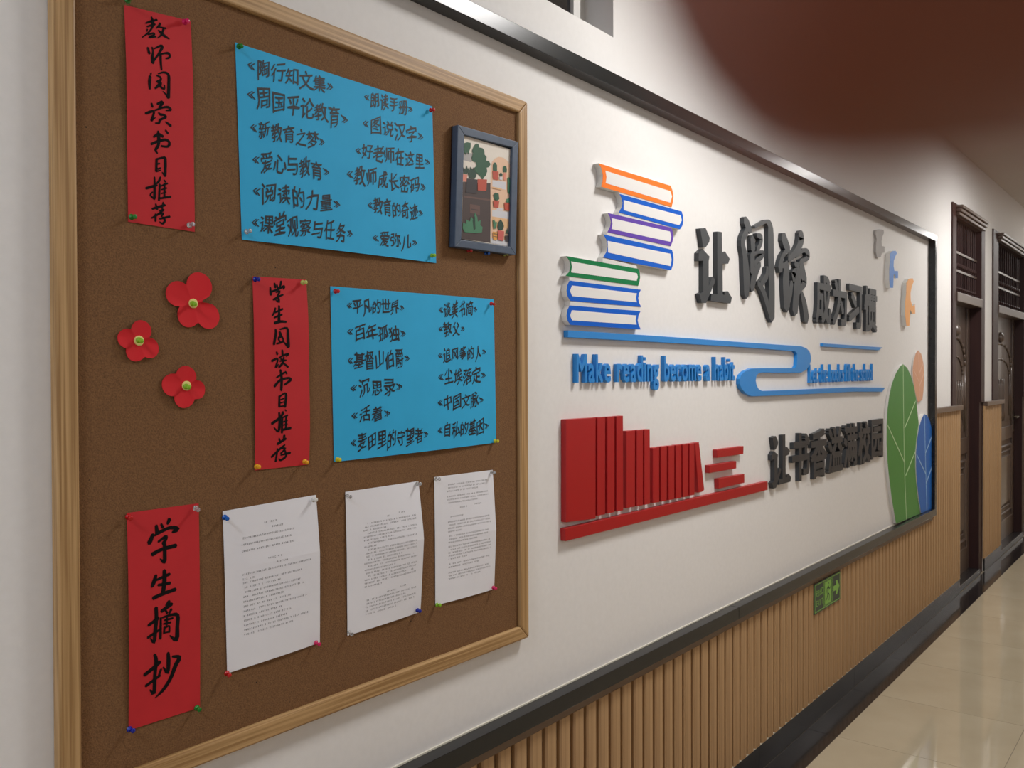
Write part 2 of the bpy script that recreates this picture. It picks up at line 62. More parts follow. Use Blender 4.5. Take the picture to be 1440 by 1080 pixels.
BIRDS = [('grey',[(4.8211,0.7536),(4.8872,0.7665),(4.9588,0.7733),(4.9668,0.7561),(4.9356,0.7353),(4.9223,0.7054),(4.9302,0.682),(4.9791,0.6835),(4.9793,0.6522),(4.9265,0.6449),(4.9112,0.6224),(4.8445,0.61),(4.8218,0.6382),(4.8216,0.6715),(4.8327,0.7061),(4.8175,0.7321)]),('blue',[(5.0413,0.6537),(5.0881,0.6714),(5.1503,0.6793),(5.1735,0.6677),(5.138,0.6447),(5.1132,0.6217),(5.1072,0.5921),(5.124,0.5657),(5.1976,0.5699),(5.1979,0.531),(5.1473,0.5256),(5.1387,0.5453),(5.1096,0.5428),(5.0998,0.4693),(5.0426,0.465),(5.0282,0.5099),(5.0278,0.5673),(5.0416,0.6089)]),('orange',[(5.3731,0.519),(5.425,0.5476),(5.506,0.5555),(5.5344,0.5405),(5.4877,0.5077),(5.4602,0.4656),(5.4652,0.4229),(5.5074,0.3915),(5.5593,0.407),(5.5669,0.3512),(5.5008,0.3477),(5.4541,0.3699),(5.4388,0.2739),(5.3752,0.2701),(5.3478,0.3307),(5.3472,0.4032),(5.3691,0.4592)])]
SHEETS = {'blue_upper': [(0.9308,0.5994),(1.4427,0.6054),(1.4539,0.2529),(0.9422,0.2458)],'blue_lower': [(1.1465,0.1766),(1.6582,0.184),(1.6664,-0.1695),(1.1535,-0.176)],'red_teacher': [(0.7242,0.5993),(0.8428,0.6101),(0.8475,0.248),(0.7279,0.2493)],'red_student': [(0.9641,0.1807),(1.0866,0.185),(1.0912,-0.176),(0.9669,-0.1766)],'red_excerpt': [(0.7218,-0.2245),(0.8514,-0.2238),(0.8512,-0.5811),(0.722,-0.5801)],'white_1': [(0.8988,-0.2437),(1.1073,-0.2374),(1.1151,-0.5314),(0.9058,-0.5362)],'white_2': [(1.1828,-0.2396),(1.3933,-0.2383),(1.3981,-0.5312),(1.1865,-0.5347)],'white_3': [(1.4446,-0.2341),(1.652,-0.2358),(1.656,-0.5305),(1.4467,-0.5272)]}
LINES_UPPER = [('《陶行知文集》',0.9537,0.5662,1.1573,0.575,0.0341),('《周国平论教育》',0.9533,0.5132,1.1931,0.5172,0.0366),('《新教育之梦》',0.9591,0.4534,1.1321,0.4593,0.0319),('《爱心与教育》',0.9629,0.3957,1.1419,0.4021,0.032),('《阅读的力量》',0.9625,0.3383,1.1691,0.3416,0.0344),('《课堂观察与任务》',0.9611,0.28,1.2011,0.2869,0.0346),('《朗读手册》',1.2364,0.5774,1.3816,0.5825,0.0287),('《图说汉字》',1.2293,0.5207,1.415,0.5295,0.0336),('《好老师在这里》',1.2083,0.4597,1.4349,0.4768,0.0312),('《教师成长密码》',1.1841,0.4073,1.4208,0.4181,0.0357),('《教育的奇迹》',1.2405,0.3531,1.4105,0.3585,0.0313),('《爱弥儿》',1.2525,0.2862,1.3917,0.2904,0.0313)]
LINES_LOWER = [('《平凡的世界》',1.187,0.141,1.3516,0.1447,0.0291),('《百年孤独》',1.1866,0.0877,1.3552,0.0885,0.0331),('《基督山伯爵》',1.1877,0.0283,1.3645,0.035,0.0351),('《沉思录》',1.1932,-0.0282,1.3422,-0.0264,0.0311),('《活着》',1.1953,-0.0849,1.3062,-0.0833,0.0309),('《麦田里的守望者》',1.1949,-0.1408,1.4203,-0.1344,0.0336),('《谈美书简》',1.4593,0.1467,1.5964,0.1552,0.0323),('《教父》',1.456,0.1033,1.5508,0.1069,0.0278),('《追风筝的人》',1.4532,0.0423,1.6281,0.0543,0.0304),('《尘埃落定》',1.4523,-0.0068,1.6265,-0.0031,0.0347),('《中国文脉》',1.4495,-0.0655,1.6172,-0.0625,0.0325),('《自私的基因》',1.4492,-0.1284,1.6363,-0.1261,0.0326)]
PINS = {'teacher_tl': (0.7328,0.6052,'green'),'teacher_tr': (0.834,0.6032,'magenta'),'teacher_bl': (0.736,0.2572,'green'),'teacher_br': (0.8393,0.2567,'clear'),'bu_tl': (0.9411,0.5928,'green'),'bu_tr': (1.438,0.594,'red'),'bu_bl': (0.9536,0.2599,'clear'),'bu_br': (1.4407,0.2675,'lime'),'st_tl': (0.9713,0.1757,'darkblue'),'st_tr': (1.08,0.1778,'paleyellow'),'st_bl': (0.9734,-0.1699,'amber'),'st_br': (1.0827,-0.1681,'amber'),'bl_tl': (1.1614,0.1671,'red'),'bl_tr': (1.6486,0.1724,'red'),'bl_bl': (1.1647,-0.1717,'yellow'),'bl_br': (1.6606,-0.1649,'yellow'),'fl_top': (0.8424,0.1233,'lime'),'fl_left': (0.744,0.0577,'lime'),'fl_low': (0.8278,-0.0193,'lime'),'ex_tl': (0.7271,-0.2292,'red'),'ex_tr': (0.8491,-0.23,'clear'),'ex_bl': (0.7255,-0.5761,'darkblue'),'ex_br': (0.8478,-0.5778,'green'),'w1_tl': (0.9053,-0.2534,'blue'),'w1_tr': (1.103,-0.2453,'white'),'w1_bl': (0.9076,-0.5328,'red'),'w1_br': (1.1063,-0.527,'magenta'),'w2_tl': (1.1884,-0.2478,'clear'),'w2_tr': (1.3899,-0.2432,'clear'),'w2_bl': (1.1923,-0.5273,'clear'),'w2_br': (1.3905,-0.5241,'darkblue'),'w3_tl': (1.4495,-0.2394,'clear'),'w3_tr': (1.6493,-0.2411,'clear'),'w3_bl': (1.4526,-0.5259,'lime'),'w3_br': (1.6533,-0.5239,'magenta'),'pf_a': (1.5624,0.2935,'red'),'pf_b': (1.6276,0.2937,'blue'),'pf_c': (1.699,0.2977,'paleyellow')}
FLOWERS = [((0.843,0.1237),[(0.8134,0.1381,0.0194),(0.8533,0.1537,0.022),(0.8705,0.1033,0.0203),(0.8328,0.1032,0.0189)]),((0.7441,0.0565),[(0.7237,0.0593,0.0144),(0.7471,0.0729,0.0156),(0.7615,0.0447,0.015),(0.7378,0.0398,0.0155)]),((0.8291,-0.0186),[(0.8025,-0.0169,0.0172),(0.8268,-0.0038,0.0174),(0.8478,-0.0258,0.0146),(0.8238,-0.0374,0.0173)])]
PIC_FRAME = [[(1.5067,0.5746),(1.7316,0.5814),(1.7213,0.297),(1.4946,0.293)]]
PIC_SHAPES = [('cream',[(1.5311,0.557),(1.7176,0.5595),(1.7093,0.3163),(1.5277,0.3153)]),('palegrey',[(1.533,0.5202),(1.5645,0.5208),(1.5623,0.4995),(1.5329,0.4995)]),('darkbrown',[(1.5305,0.4481),(1.6318,0.4624),(1.6302,0.3175),(1.5277,0.3153)]),('brown2',[(1.5345,0.417),(1.6294,0.4233),(1.6293,0.419),(1.5345,0.4129)]),('brown2',[(1.5554,0.4008),(1.5918,0.402),(1.5917,0.3794),(1.5553,0.3799)]),('darkbrown',[(1.5596,0.3903),(1.5853,0.3912),(1.5853,0.3889),(1.5596,0.3875)]),('peach',[(1.632,0.3177),(1.6309,0.4522),(1.6329,0.5012),(1.6374,0.515),(1.6479,0.5247),(1.6638,0.5321),(1.6823,0.533),(1.6962,0.5289),(1.7065,0.5206),(1.7103,0.5095),(1.709,0.4474),(1.7056,0.3173)]),('white',[(1.6386,0.4707),(1.6913,0.4753),(1.6903,0.4561),(1.6385,0.4535)]),('white',[(1.6369,0.3987),(1.7074,0.403),(1.7064,0.3852),(1.6368,0.3829)]),('sand',[(1.6368,0.3814),(1.7064,0.3837),(1.7048,0.3614),(1.6367,0.3584)]),('white',[(1.6541,0.4069),(1.6793,0.4077),(1.6793,0.4019),(1.654,0.3997)]),('white',[(1.6334,0.3293),(1.7056,0.3306),(1.7046,0.3172),(1.6311,0.3176)]),('pink',[(1.5306,0.466),(1.5473,0.4676),(1.543,0.4502),(1.5305,0.4495)]),('darkgreen',[(1.5328,0.483),(1.539,0.4786),(1.5453,0.4894),(1.5474,0.4815),(1.5537,0.4868),(1.5452,0.4686),(1.5327,0.4678)]),('charcoal',[(1.5443,0.4587),(1.5826,0.4625),(1.579,0.4282),(1.5408,0.4249)]),('darkgreen',[(1.5453,0.4839),(1.5537,0.4798),(1.558,0.4889),(1.5643,0.4831),(1.5686,0.4895),(1.5715,0.4816),(1.5793,0.4844),(1.5792,0.4718),(1.5727,0.4622),(1.5536,0.4603),(1.5473,0.4717)]),('terracotta',[(1.5826,0.4639),(1.6176,0.4685),(1.6148,0.4405),(1.5833,0.4368)]),('green',[(1.571,0.5403),(1.5775,0.5472),(1.5861,0.5475),(1.5904,0.54),(1.6012,0.5407),(1.6078,0.5364),(1.6091,0.5267),(1.6165,0.5224),(1.6143,0.5135),(1.6254,0.5141),(1.6311,0.5081),(1.6253,0.4998),(1.6164,0.4968),(1.6186,0.4886),(1.6132,0.4777),(1.6053,0.4712),(1.6031,0.4669),(1.5987,0.4661),(1.5922,0.4726),(1.5814,0.4764),(1.5728,0.4805),(1.5716,0.4886),(1.5793,0.4943),(1.5772,0.5023),(1.5644,0.5027),(1.5623,0.5107),(1.5666,0.5213),(1.5624,0.526)]),('green',[(1.5331,0.5382),(1.5456,0.5435),(1.5583,0.5447),(1.5582,0.5335),(1.5531,0.5242),(1.5518,0.5156),(1.5455,0.5199),(1.5413,0.5136),(1.5351,0.5179)]),('leaf2',[(1.53,0.3529),(1.5425,0.3518),(1.5405,0.3626),(1.5552,0.359),(1.5574,0.3718),(1.5679,0.3649),(1.5723,0.3832),(1.5809,0.3737),(1.583,0.3627),(1.5938,0.3684),(1.5916,0.3554),(1.6003,0.3523),(1.598,0.3393),(1.5763,0.3343),(1.5361,0.3316),(1.5287,0.3403)]),('darkgreen',[(1.5637,0.3629),(1.5723,0.3753),(1.5743,0.3447),(1.5678,0.3383)]),('green',[(1.6401,0.5083),(1.6446,0.5143),(1.651,0.5155),(1.6555,0.5097),(1.6554,0.4952),(1.64,0.4945)]),('terracotta',[(1.6378,0.4929),(1.6614,0.4954),(1.659,0.4742),(1.6399,0.4732)]),('green',[(1.6784,0.5081),(1.6831,0.5139),(1.6905,0.5141),(1.6938,0.508),(1.6928,0.499),(1.6784,0.4973)]),('pink',[(1.6802,0.4953),(1.6923,0.4969),(1.6904,0.4796),(1.6811,0.478)]),('darkgreen',[(1.6645,0.4911),(1.6705,0.495),(1.6765,0.4917),(1.6751,0.4857),(1.6659,0.4846)]),('white',[(1.6645,0.4838),(1.6755,0.4846),(1.675,0.4769),(1.6645,0.4763)]),('sand',[(1.6371,0.4547),(1.6726,0.4562),(1.6726,0.4518),(1.6371,0.4509)]),('leaf2',[(1.696,0.4864),(1.7031,0.4891),(1.7063,0.4793),(1.7029,0.4464),(1.6959,0.4512)]),('green',[(1.6406,0.4366),(1.6497,0.4423),(1.6611,0.4413),(1.6633,0.4286),(1.6564,0.424),(1.6451,0.4243)]),('terracotta',[(1.6397,0.4221),(1.6633,0.4234),(1.6595,0.4063),(1.6414,0.4056)]),('terracotta',[(1.6817,0.4232),(1.7061,0.4246),(1.7027,0.4052),(1.684,0.4049)]),('leaf2',[(1.6911,0.4329),(1.7028,0.4376),(1.7051,0.4262),(1.691,0.4247)]),('leaf2',[(1.6381,0.373),(1.6426,0.3765),(1.6493,0.3687),(1.6548,0.3724),(1.6493,0.3543),(1.6402,0.3532)]),('amber',[(1.6379,0.3457),(1.6547,0.3463),(1.6528,0.3259),(1.6392,0.3266)]),('darkbrown',[(1.6393,0.3415),(1.6547,0.3423),(1.6547,0.3405),(1.6393,0.3398)]),('darkbrown',[(1.6392,0.3352),(1.6537,0.3355),(1.6537,0.3341),(1.6392,0.3335)]),('darkgreen',[(1.6585,0.37),(1.6677,0.3799),(1.6768,0.3724),(1.6805,0.3641),(1.6744,0.354),(1.6607,0.3529),(1.6561,0.3595)]),('terracotta2',[(1.6556,0.3516),(1.6814,0.352),(1.6776,0.3273),(1.6573,0.3278)]),('darkgreen',[(1.6883,0.3476),(1.6931,0.3628),(1.6991,0.3475)]),('charcoal',[(1.6837,0.3426),(1.7038,0.3436),(1.7,0.3279),(1.6868,0.3275)])]
SMALL_TOP = [('成',(3.903,4.1027,0.2224,0.4453)),('为',(4.1273,4.3341,0.2251,0.4445)),('习',(4.3637,4.5639,0.2201,0.4358)),('惯',(4.6029,4.8235,0.2134,0.4466))]
SMALL_LOW = [('让',(3.3995,3.608,-0.4659,-0.2535)),('书',(3.6213,3.8299,-0.4644,-0.2579)),('香',(3.8432,4.0517,-0.4733,-0.2531)),('溢',(4.065,4.2736,-0.4679,-0.2534)),('满',(4.2869,4.4954,-0.4625,-0.2482)),('校',(4.5087,4.7173,-0.4647,-0.2488)),('园',(4.7306,4.9391,-0.453,-0.2463))]
EN1 = [2.018,-0.0249,2.0183,0.0556,3.0585,-0.0265,2.8807,0.0592]
EN2 = [3.8439,-0.0429,3.8437,0.0381,4.7707,-0.0396,4.7702,0.0473]
SIGN = [(3.8713,-0.9402),(4.2084,-0.9387),(4.2376,-1.0762),(3.8926,-1.0755)]

# ------------------------------------------------------------------ materials
def lin(c):
    return tuple(((v / 255) / 12.92 if v / 255 <= .04045 else ((v / 255 + .055) / 1.055) ** 2.4) for v in c) + (1,)
MATS = {}
def mat(name, c, rough=.6, var=None, scale=(20, 20, 20), amt=.5, bump=0, metal=0, spec=.5, coat=0, c2=None, detail=4, alpha=1, trans=0, bscale=None, coatr=.1):
    if name in MATS: return MATS[name]
    m = bpy.data.materials.new(name); m.use_nodes = True
    nt = m.node_tree; b = nt.nodes['Principled BSDF']
    b.inputs['Base Color'].default_value = lin(c)
    b.inputs['Roughness'].default_value = rough
    b.inputs['Metallic'].default_value = metal
    b.inputs['Specular IOR Level'].default_value = spec
    b.inputs['Coat Weight'].default_value = coat
    b.inputs['Coat Roughness'].default_value = coatr
    b.inputs['Transmission Weight'].default_value = trans
    if c2 is not None or bump:
        tc = nt.nodes.new('ShaderNodeTexCoord'); mp = nt.nodes.new('ShaderNodeMapping')
        nt.links.new(tc.outputs['Object'], mp.inputs[0]); mp.inputs['Scale'].default_value = scale
        nz = nt.nodes.new('ShaderNodeTexNoise'); nz.inputs['Scale'].default_value = 1
        nz.inputs['Detail'].default_value = detail
        nt.links.new(mp.outputs[0], nz.inputs[0])
        if c2 is not None:
            rp = nt.nodes.new('ShaderNodeValToRGB')
            rp.color_ramp.elements[0].position = .5 - amt / 2; rp.color_ramp.elements[1].position = .5 + amt / 2
            rp.color_ramp.elements[0].color = lin(c); rp.color_ramp.elements[1].color = lin(c2)
            nt.links.new(nz.outputs[0], rp.inputs[0]); nt.links.new(rp.outputs[0], b.inputs['Base Color'])
        if bump:
            bp = nt.nodes.new('ShaderNodeBump'); bp.inputs['Strength'].default_value = bump
            bp.inputs['Distance'].default_value = .002
            nt.links.new(nz.outputs[0], bp.inputs['Height']); nt.links.new(bp.outputs[0], b.inputs['Normal'])
    MATS[name] = m
    return m
def emit(name, c, s):
    m = bpy.data.materials.new(name); m.use_nodes = True
    b = m.node_tree.nodes['Principled BSDF']; b.inputs['Base Color'].default_value = lin(c)
    b.inputs['Emission Color'].default_value = lin(c); b.inputs['Emission Strength'].default_value = s
    return m
M_wall = mat('wall_paint', (224, 222, 220), .75, scale=(60, 60, 60), bump=.12, c2=(229, 227, 225), amt=.6)
M_ceil = mat('ceiling_panel', (205, 200, 192), .7, scale=(40, 40, 40), bump=.2, c2=(212, 208, 200))
M_tile = mat('polished_tile', (176, 163, 138), .045, scale=(3, 3, 3), c2=(188, 176, 152), amt=.5, spec=.5)
M_grout = mat('tile_grout', (120, 110, 92), .8)
M_dtile = mat('dark_border_tile', (34, 31, 31), .12, scale=(6, 6, 6), c2=(42, 38, 38), amt=.5)
M_base = mat('dark_skirting_stone', (32, 31, 32), .25, scale=(7, 7, 7), c2=(42, 40, 40), amt=.4)
M_seal = mat('white_sealant', (215, 210, 195), .5)
M_black = mat('charcoal_moulding', (22, 24, 26), .24, scale=(3, 30, 30), c2=(27, 29, 30), spec=.4)
M_slat = mat('oak_slat', (154, 119, 81), .6, scale=(90, 90, 1.3), c2=(184, 149, 107), amt=.34, bump=.15)
M_slatback = mat('slat_backing', (112, 82, 54), .6, scale=(60, 60, 1.6), c2=(122, 92, 62))
M_rail = mat('brown_rail', (106, 84, 66), .45, scale=(2, 60, 60), c2=(116, 94, 74))
M_cap = mat('dark_cap_rail', (88, 72, 62), .3, scale=(2, 60, 60), c2=(100, 84, 72))
M_cork = mat('cork', (98, 66, 36), .9, scale=(420, 420, 420), c2=(130, 93, 56), amt=.5, bump=.5, detail=2)
M_pinev = mat('pine_vertical', (188, 152, 104), .5, scale=(230, 230, 3.2), c2=(150, 114, 70), amt=.26, bump=.1, detail=2)
M_pineh = mat('pine_horizontal', (188, 152, 104), .5, scale=(3.2, 230, 230), c2=(150, 114, 70), amt=.26, bump=.1, detail=2)
M_hole = mat('pin_hole', (50, 34, 22), .9)
M_red = mat('red_paper', (196, 30, 38), .75, scale=(14, 14, 14), c2=(186, 27, 35))
M_blue = mat('blue_paper', (40, 172, 224), .75, scale=(14, 14, 14), c2=(36, 166, 217))
M_white = mat('white_paper', (226, 226, 232), .7, scale=(10, 10, 10), c2=(230, 230, 235))
M_ink = mat('black_ink', (14, 12, 13), .8, spec=.15)
M_mark = mat('marker_ink', (20, 23, 32), .6)
M_print = mat('printed_ink', (62, 62, 68), .8)
M_flower = mat('red_felt', (206, 26, 36), .85, scale=(60, 60, 60), bump=.2)
M_fcent = mat('cream_felt', (226, 214, 130), .8)
M_metal = mat('steel', (190, 190, 190), .3, metal=1)
M_frame = mat('slate_blue_frame', (66, 80, 100), .5, scale=(50, 50, 50), c2=(74, 88, 108), bump=.1)
M_letter = mat('charcoal_letter', (46, 49, 53), .42)
M_bluep = mat('sky_blue_acrylic', (30, 130, 206), .4)
M_redp = mat('red_acrylic', (168, 12, 18), .4)
M_pvc = mat('white_pvc', (214, 212, 208), .5)
M_page = mat('page_white', (226, 224, 222), .45)
M_birdg = mat('grey_pvc', (150, 145, 142), .5)
COVER = {'orange': mat('cover_orange', (240, 122, 40), .6, spec=.2), 'blue': mat('cover_blue', (0, 90, 196), .6, spec=.2),
         'purple': mat('cover_purple', (98, 66, 166), .6, spec=.2), 'green': mat('cover_green', (6, 118, 66), .6, spec=.2)}
LEAFC = {'green': mat('leaf_green', (70, 138, 58), .45), 'blue': mat('leaf_blue', (18, 98, 182), .45), 'peach': mat('leaf_peach', (214, 160, 128), .5)}
VEIN = {'green': mat('vein_pale_green', (196, 222, 176), .5), 'blue': mat('vein_pale_blue', (170, 205, 232), .5), 'peach': mat('vein_pale_peach', (236, 200, 178), .5)}
BIRDC = {'grey': M_birdg, 'blue': mat('bird_blue', (40, 120, 206), .4), 'orange': mat('bird_orange', (236, 164, 84), .4)}
PINC = {k: mat('pin_' + k, c, .25, trans=t) for k, c, t in [('green', (40, 140, 50), .3), ('magenta', (214, 30, 96), .1), ('clear', (225, 225, 225), .8),
        ('red', (196, 24, 28), .1), ('lime', (150, 205, 50), .2), ('darkblue', (14, 34, 150), .1), ('paleyellow', (220, 230, 130), .4), ('amber', (250, 180, 40), .2),
        ('yellow', (226, 216, 40), .2), ('blue', (10, 96, 190), .1), ('white', (228, 226, 220), .1)]}
M_door = mat('dark_wood', (46, 27, 26), .5, scale=(50, 50, 3), c2=(56, 33, 30), spec=.3)
M_leafd = mat('door_leaf_wood', (78, 64, 56), .4, scale=(50, 50, 3), c2=(90, 74, 64), coat=.35, coatr=.08)
M_doord = mat('dark_backing_wood', (40, 24, 22), .35)  # dark brown for the boards behind doors, window and picture frame
M_glass = mat('dark_glass', (26, 24, 26), .06, spec=.8)
M_alu = mat('white_window_frame', (206, 204, 200), .4)
M_exitd = mat('exit_dark_green', (14, 46, 34), .4)
M_exitl = mat('exit_light_green', (128, 182, 76), .5)
M_skin_shaded = mat('skin', (114, 55, 32), .5, scale=(300, 300, 300), bump=.1)  # skin darkened to put the shade of an unmodelled phone into its colour
M_nail = mat('fingernail', (216, 160, 140), .3)

# ------------------------------------------------------------------ builders
WL = {}
def link(o, parent=None, loc=(0, 0, 0)):
    COL.objects.link(o)
    if parent is not None:
        o.parent = parent
        o.location = Vector(loc) - WL[parent.name]
    else:
        o.location = loc
    WL[o.name] = Vector(loc)
    return o
def tag(o, label=None, cat=None, group=None, kind=None):
    for k, v in (('label', label), ('category', cat), ('group', group), ('kind', kind)):
        if v: o[k] = v
    return o
def thing(name, loc, label=None, cat=None, group=None, kind=None):
    o = bpy.data.objects.new(name, None); o.empty_display_size = .05
    return tag(link(o, None, loc), label, cat, group, kind)
class MB:
    def __init__(s): s.v = []; s.f = []; s.m = []
    def quad(s, a, b, c, d, mi=0):
        n = len(s.v); s.v += [a, b, c, d]; s.f.append((n, n + 1, n + 2, n + 3)); s.m.append(mi); return s
    def box(s, x0, x1, y0, y1, z0, z1, mi=0):
        n = len(s.v)
        s.v += [(x, y, z) for x in (x0, x1) for y in (y0, y1) for z in (z0, z1)]
        for f in ((0, 1, 3, 2), (4, 6, 7, 5), (0, 4, 5, 1), (2, 3, 7, 6), (0, 2, 6, 4), (1, 5, 7, 3)):
            s.f.append(tuple(n + i for i in f)); s.m.append(mi)
        return s
    def prism(s, poly, yb, yf, mi=0, ms=None):
        """polygon in X,Z extruded from yb (back) to yf (front, nearer the corridor)"""
        ar = sum(poly[i][0] * poly[(i + 1) % len(poly)][1] - poly[(i + 1) % len(poly)][0] * poly[i][1] for i in range(len(poly)))
        if ar < 0: poly = poly[::-1]
        n = len(s.v); k = len(poly)
        s.v += [(x, yf, z) for x, z in poly] + [(x, yb, z) for x, z in poly]
        s.f.append(tuple(range(n, n + k))); s.m.append(mi)
        s.f.append(tuple(range(n + 2 * k - 1, n + k - 1, -1))); s.m.append(mi if ms is None else ms)
        for i in range(k):
            j = (i + 1) % k
            s.f.append((n + j, n + i, n + k + i, n + k + j)); s.m.append(mi if ms is None else ms)
        return s
    def flat(s, poly, y, mi=0):
        ar = sum(poly[i][0] * poly[(i + 1) % len(poly)][1] - poly[(i + 1) % len(poly)][0] * poly[i][1] for i in range(len(poly)))
        if ar < 0: poly = poly[::-1]
        n = len(s.v); s.v += [(x, y, z) for x, z in poly]
        s.f.append(tuple(range(n, n + len(poly)))); s.m.append(mi); return s
    def lathe(s, c, axis, prof, seg=12, mi=0):
        ax = Vector(axis).normalized(); a = ax.orthogonal().normalized(); b = ax.cross(a); c = Vector(c)
        n = len(s.v)
        for (h, r) in prof:
            for i in range(seg):
                t = 2 * math.pi * i / seg
                s.v.append(tuple(c + ax * h + (a * math.cos(t) + b * math.sin(t)) * r))
        for j in range(len(prof) - 1):
            for i in range(seg):
                i2 = (i + 1) % seg
                s.f.append((n + j * seg + i, n + j * seg + i2, n + (j + 1) * seg + i2, n + (j + 1) * seg + i)); s.m.append(mi)
        s.f.append(tuple(n + i for i in range(seg))[::-1]); s.m.append(mi)
        s.f.append(tuple(n + (len(prof) - 1) * seg + i for i in range(seg))); s.m.append(mi)
        return s
    def tube(s, pts, r, seg=6, mi=0):
        for a, b in zip(pts, pts[1:]):
            d = Vector(b) - Vector(a)
            s.lathe(a, d, [(-r * .3, r), (d.length + r * .3, r)], seg, mi)
        return s
    def add(s, vs, fs, mi=0):
        n = len(s.v); s.v += vs; s.f += [tuple(n + i for i in f) for f in fs]; s.m += [mi] * len(fs); return s
    def mesh(s, name, mats, org=(0, 0, 0)):
        me = bpy.data.meshes.new(name)
        o = Vector(org)
        me.from_pydata([tuple(Vector(v) - o) for v in s.v], [], s.f)
        if not isinstance(mats, (list, tuple)): mats = [mats]
        for m in mats: me.materials.append(m)
        me.polygons.foreach_set('material_index', s.m)
        me.update()
        return me
    def center(s):
        xs = list(zip(*s.v)); return Vector([(min(a) + max(a)) / 2 for a in xs])
    def build(s, name, mats, parent=None, org=None, smooth=False, bevel=0):
        if org is None: org = s.center()
        me = s.mesh(name, mats, org)
        if smooth:
            me.polygons.foreach_set('use_smooth', [True] * len(me.polygons))
        o = bpy.data.objects.new(name, me)
        link(o, parent, org)
        if bevel:
            md = o.modifiers.new('bevel', 'BEVEL'); md.width = bevel; md.segments = 2; md.limit_method = 'ANGLE'
        return o
def copy_at(src, loc, parent=None, name=None):
    o = src.copy(); COL.objects.link(o)
    if parent is not None:
        o.parent = parent; o.location = Vector(loc) - WL[parent.name]
    else: o.location = loc
    WL[o.name] = Vector(loc)
    return o

# ------------------------------------------------------------------ glyphs (built-in font)
GC = {}
def glyph(ch, weight=0.0, extr=0.0, res=3):
    k = (ch, weight, extr, res)
    if k in GC: return GC[k]
    cu = bpy.data.curves.new('glyph', 'FONT'); cu.body = ch; cu.size = 1; cu.resolution_u = res
    cu.offset = weight; cu.extrude = extr
    if not extr: cu.fill_mode = 'FRONT'
    ob = bpy.data.objects.new('glyph', cu); COL.objects.link(ob)
    dg = bpy.context.evaluated_depsgraph_get(); dg.update()
    me = bpy.data.meshes.new_from_object(ob.evaluated_get(dg))
    vs = [tuple(v.co) for v in me.vertices]; fs = [tuple(p.vertices) for p in me.polygons]
    bpy.data.objects.remove(ob, do_unlink=True); bpy.data.curves.remove(cu); bpy.data.meshes.remove(me)
    GC[k] = (vs, fs)
    return GC[k]
def bbox(vs):
    xs = [v[0] for v in vs]; ys = [v[1] for v in vs]
    return min(xs), max(xs), min(ys), max(ys)
EMB = bbox(glyph('国')[0])
def put_glyph(mb, ch, x0, x1, z0, z1, yb, yf, weight, mi=0, res=3):
    # weight is added by laying shifted copies over each other, as fractions of the glyph box
    vs, fs = glyph(ch, 0, .5, res)
    a, b, c, d = bbox(vs)
    if weight:
        wx, wz = weight * (x1 - x0), weight * (z1 - z0)
        for q, (sx, sz) in enumerate(((-1, -1), (1, -.93), (-.93, 1), (.95, .94))):
            yy = yf + .00008 * q
            mb.add([(x0 + wx + (v[0] - a) / (b - a) * (x1 - x0 - 2 * wx) + sx * wx, (yb + yy) / 2 - v[2] * abs(yb - yy), z0 + wz + (v[1] - c) / (d - c) * (z1 - z0 - 2 * wz) + sz * wz) for v in vs], fs, mi)
        return
    out = [(x0 + (v[0] - a) / (b - a) * (x1 - x0), (yb + yf) / 2 - v[2] * abs(yb - yf), z0 + (v[1] - c) / (d - c) * (z1 - z0)) for v in vs]
    mb.add(out, fs, mi)
def spline(pts, n=4):
    out = []
    for i in range(len(pts) - 1):
        p0 = pts[max(i - 1, 0)]; p1 = pts[i]; p2 = pts[i + 1]; p3 = pts[min(i + 2, len(pts) - 1)]
        for k in range(n):
            t = k / n
            out.append(tuple(.5 * ((2 * b) + (-a + c) * t + (2 * a - 5 * b + 4 * c - d) * t * t + (-a + 3 * b - 3 * c + d) * t ** 3) for a, b, c, d in zip(p0, p1, p2, p3)))
    out.append(tuple(pts[-1]))
    return out
def stroke_outline(pts, n=4, cap=4, k=1.0):
    pts = [(x, z, w * k) for x, z, w in pts]
    sp = spline(pts, n) if len(pts) > 2 else spline(pts, 2)
    L, Rr = [], []
    for i, (x, z, w) in enumerate(sp):
        a = sp[max(i - 1, 0)]; b = sp[min(i + 1, len(sp) - 1)]
        tx, tz = b[0] - a[0], b[1] - a[1]; l = math.hypot(tx, tz) or 1e-6
        nx, nz = -tz / l, tx / l
        L.append((x + nx * w / 2, z + nz * w / 2)); Rr.append((x - nx * w / 2, z - nz * w / 2))
    def capf(i, j, sgn):
        x, z, w = sp[i]; tx, tz = x - sp[j][0], z - sp[j][1]; l = math.hypot(tx, tz) or 1e-6
        return (x + tx / l * w * .35, z + tz / l * w * .35)
    return L, Rr, capf(0, 1, 1), capf(-1, -2, 1)
def brush_flat(mb, strokes, yfun, kw=1.0):
    for st in strokes:
        L, Rr, c0, c1 = stroke_outline(st, 3, k=kw)
        n = len(mb.v); k = len(L)
        P = [c0] + [p for pr in zip(L, Rr) for p in pr] + [c1]
        mb.v += [(x, yfun(x, z), z) for x, z in P]
        mb.f.append((n, n + 2, n + 1)); mb.m.append(0)
        for i in range(k - 1):
            a = n + 1 + 2 * i
            mb.f.append((a, a + 1, a + 3, a + 2)); mb.m.append(0)
        a = n + 1 + 2 * (k - 1)
        mb.f.append((a, a + 1, a + 2)); mb.m.append(0)
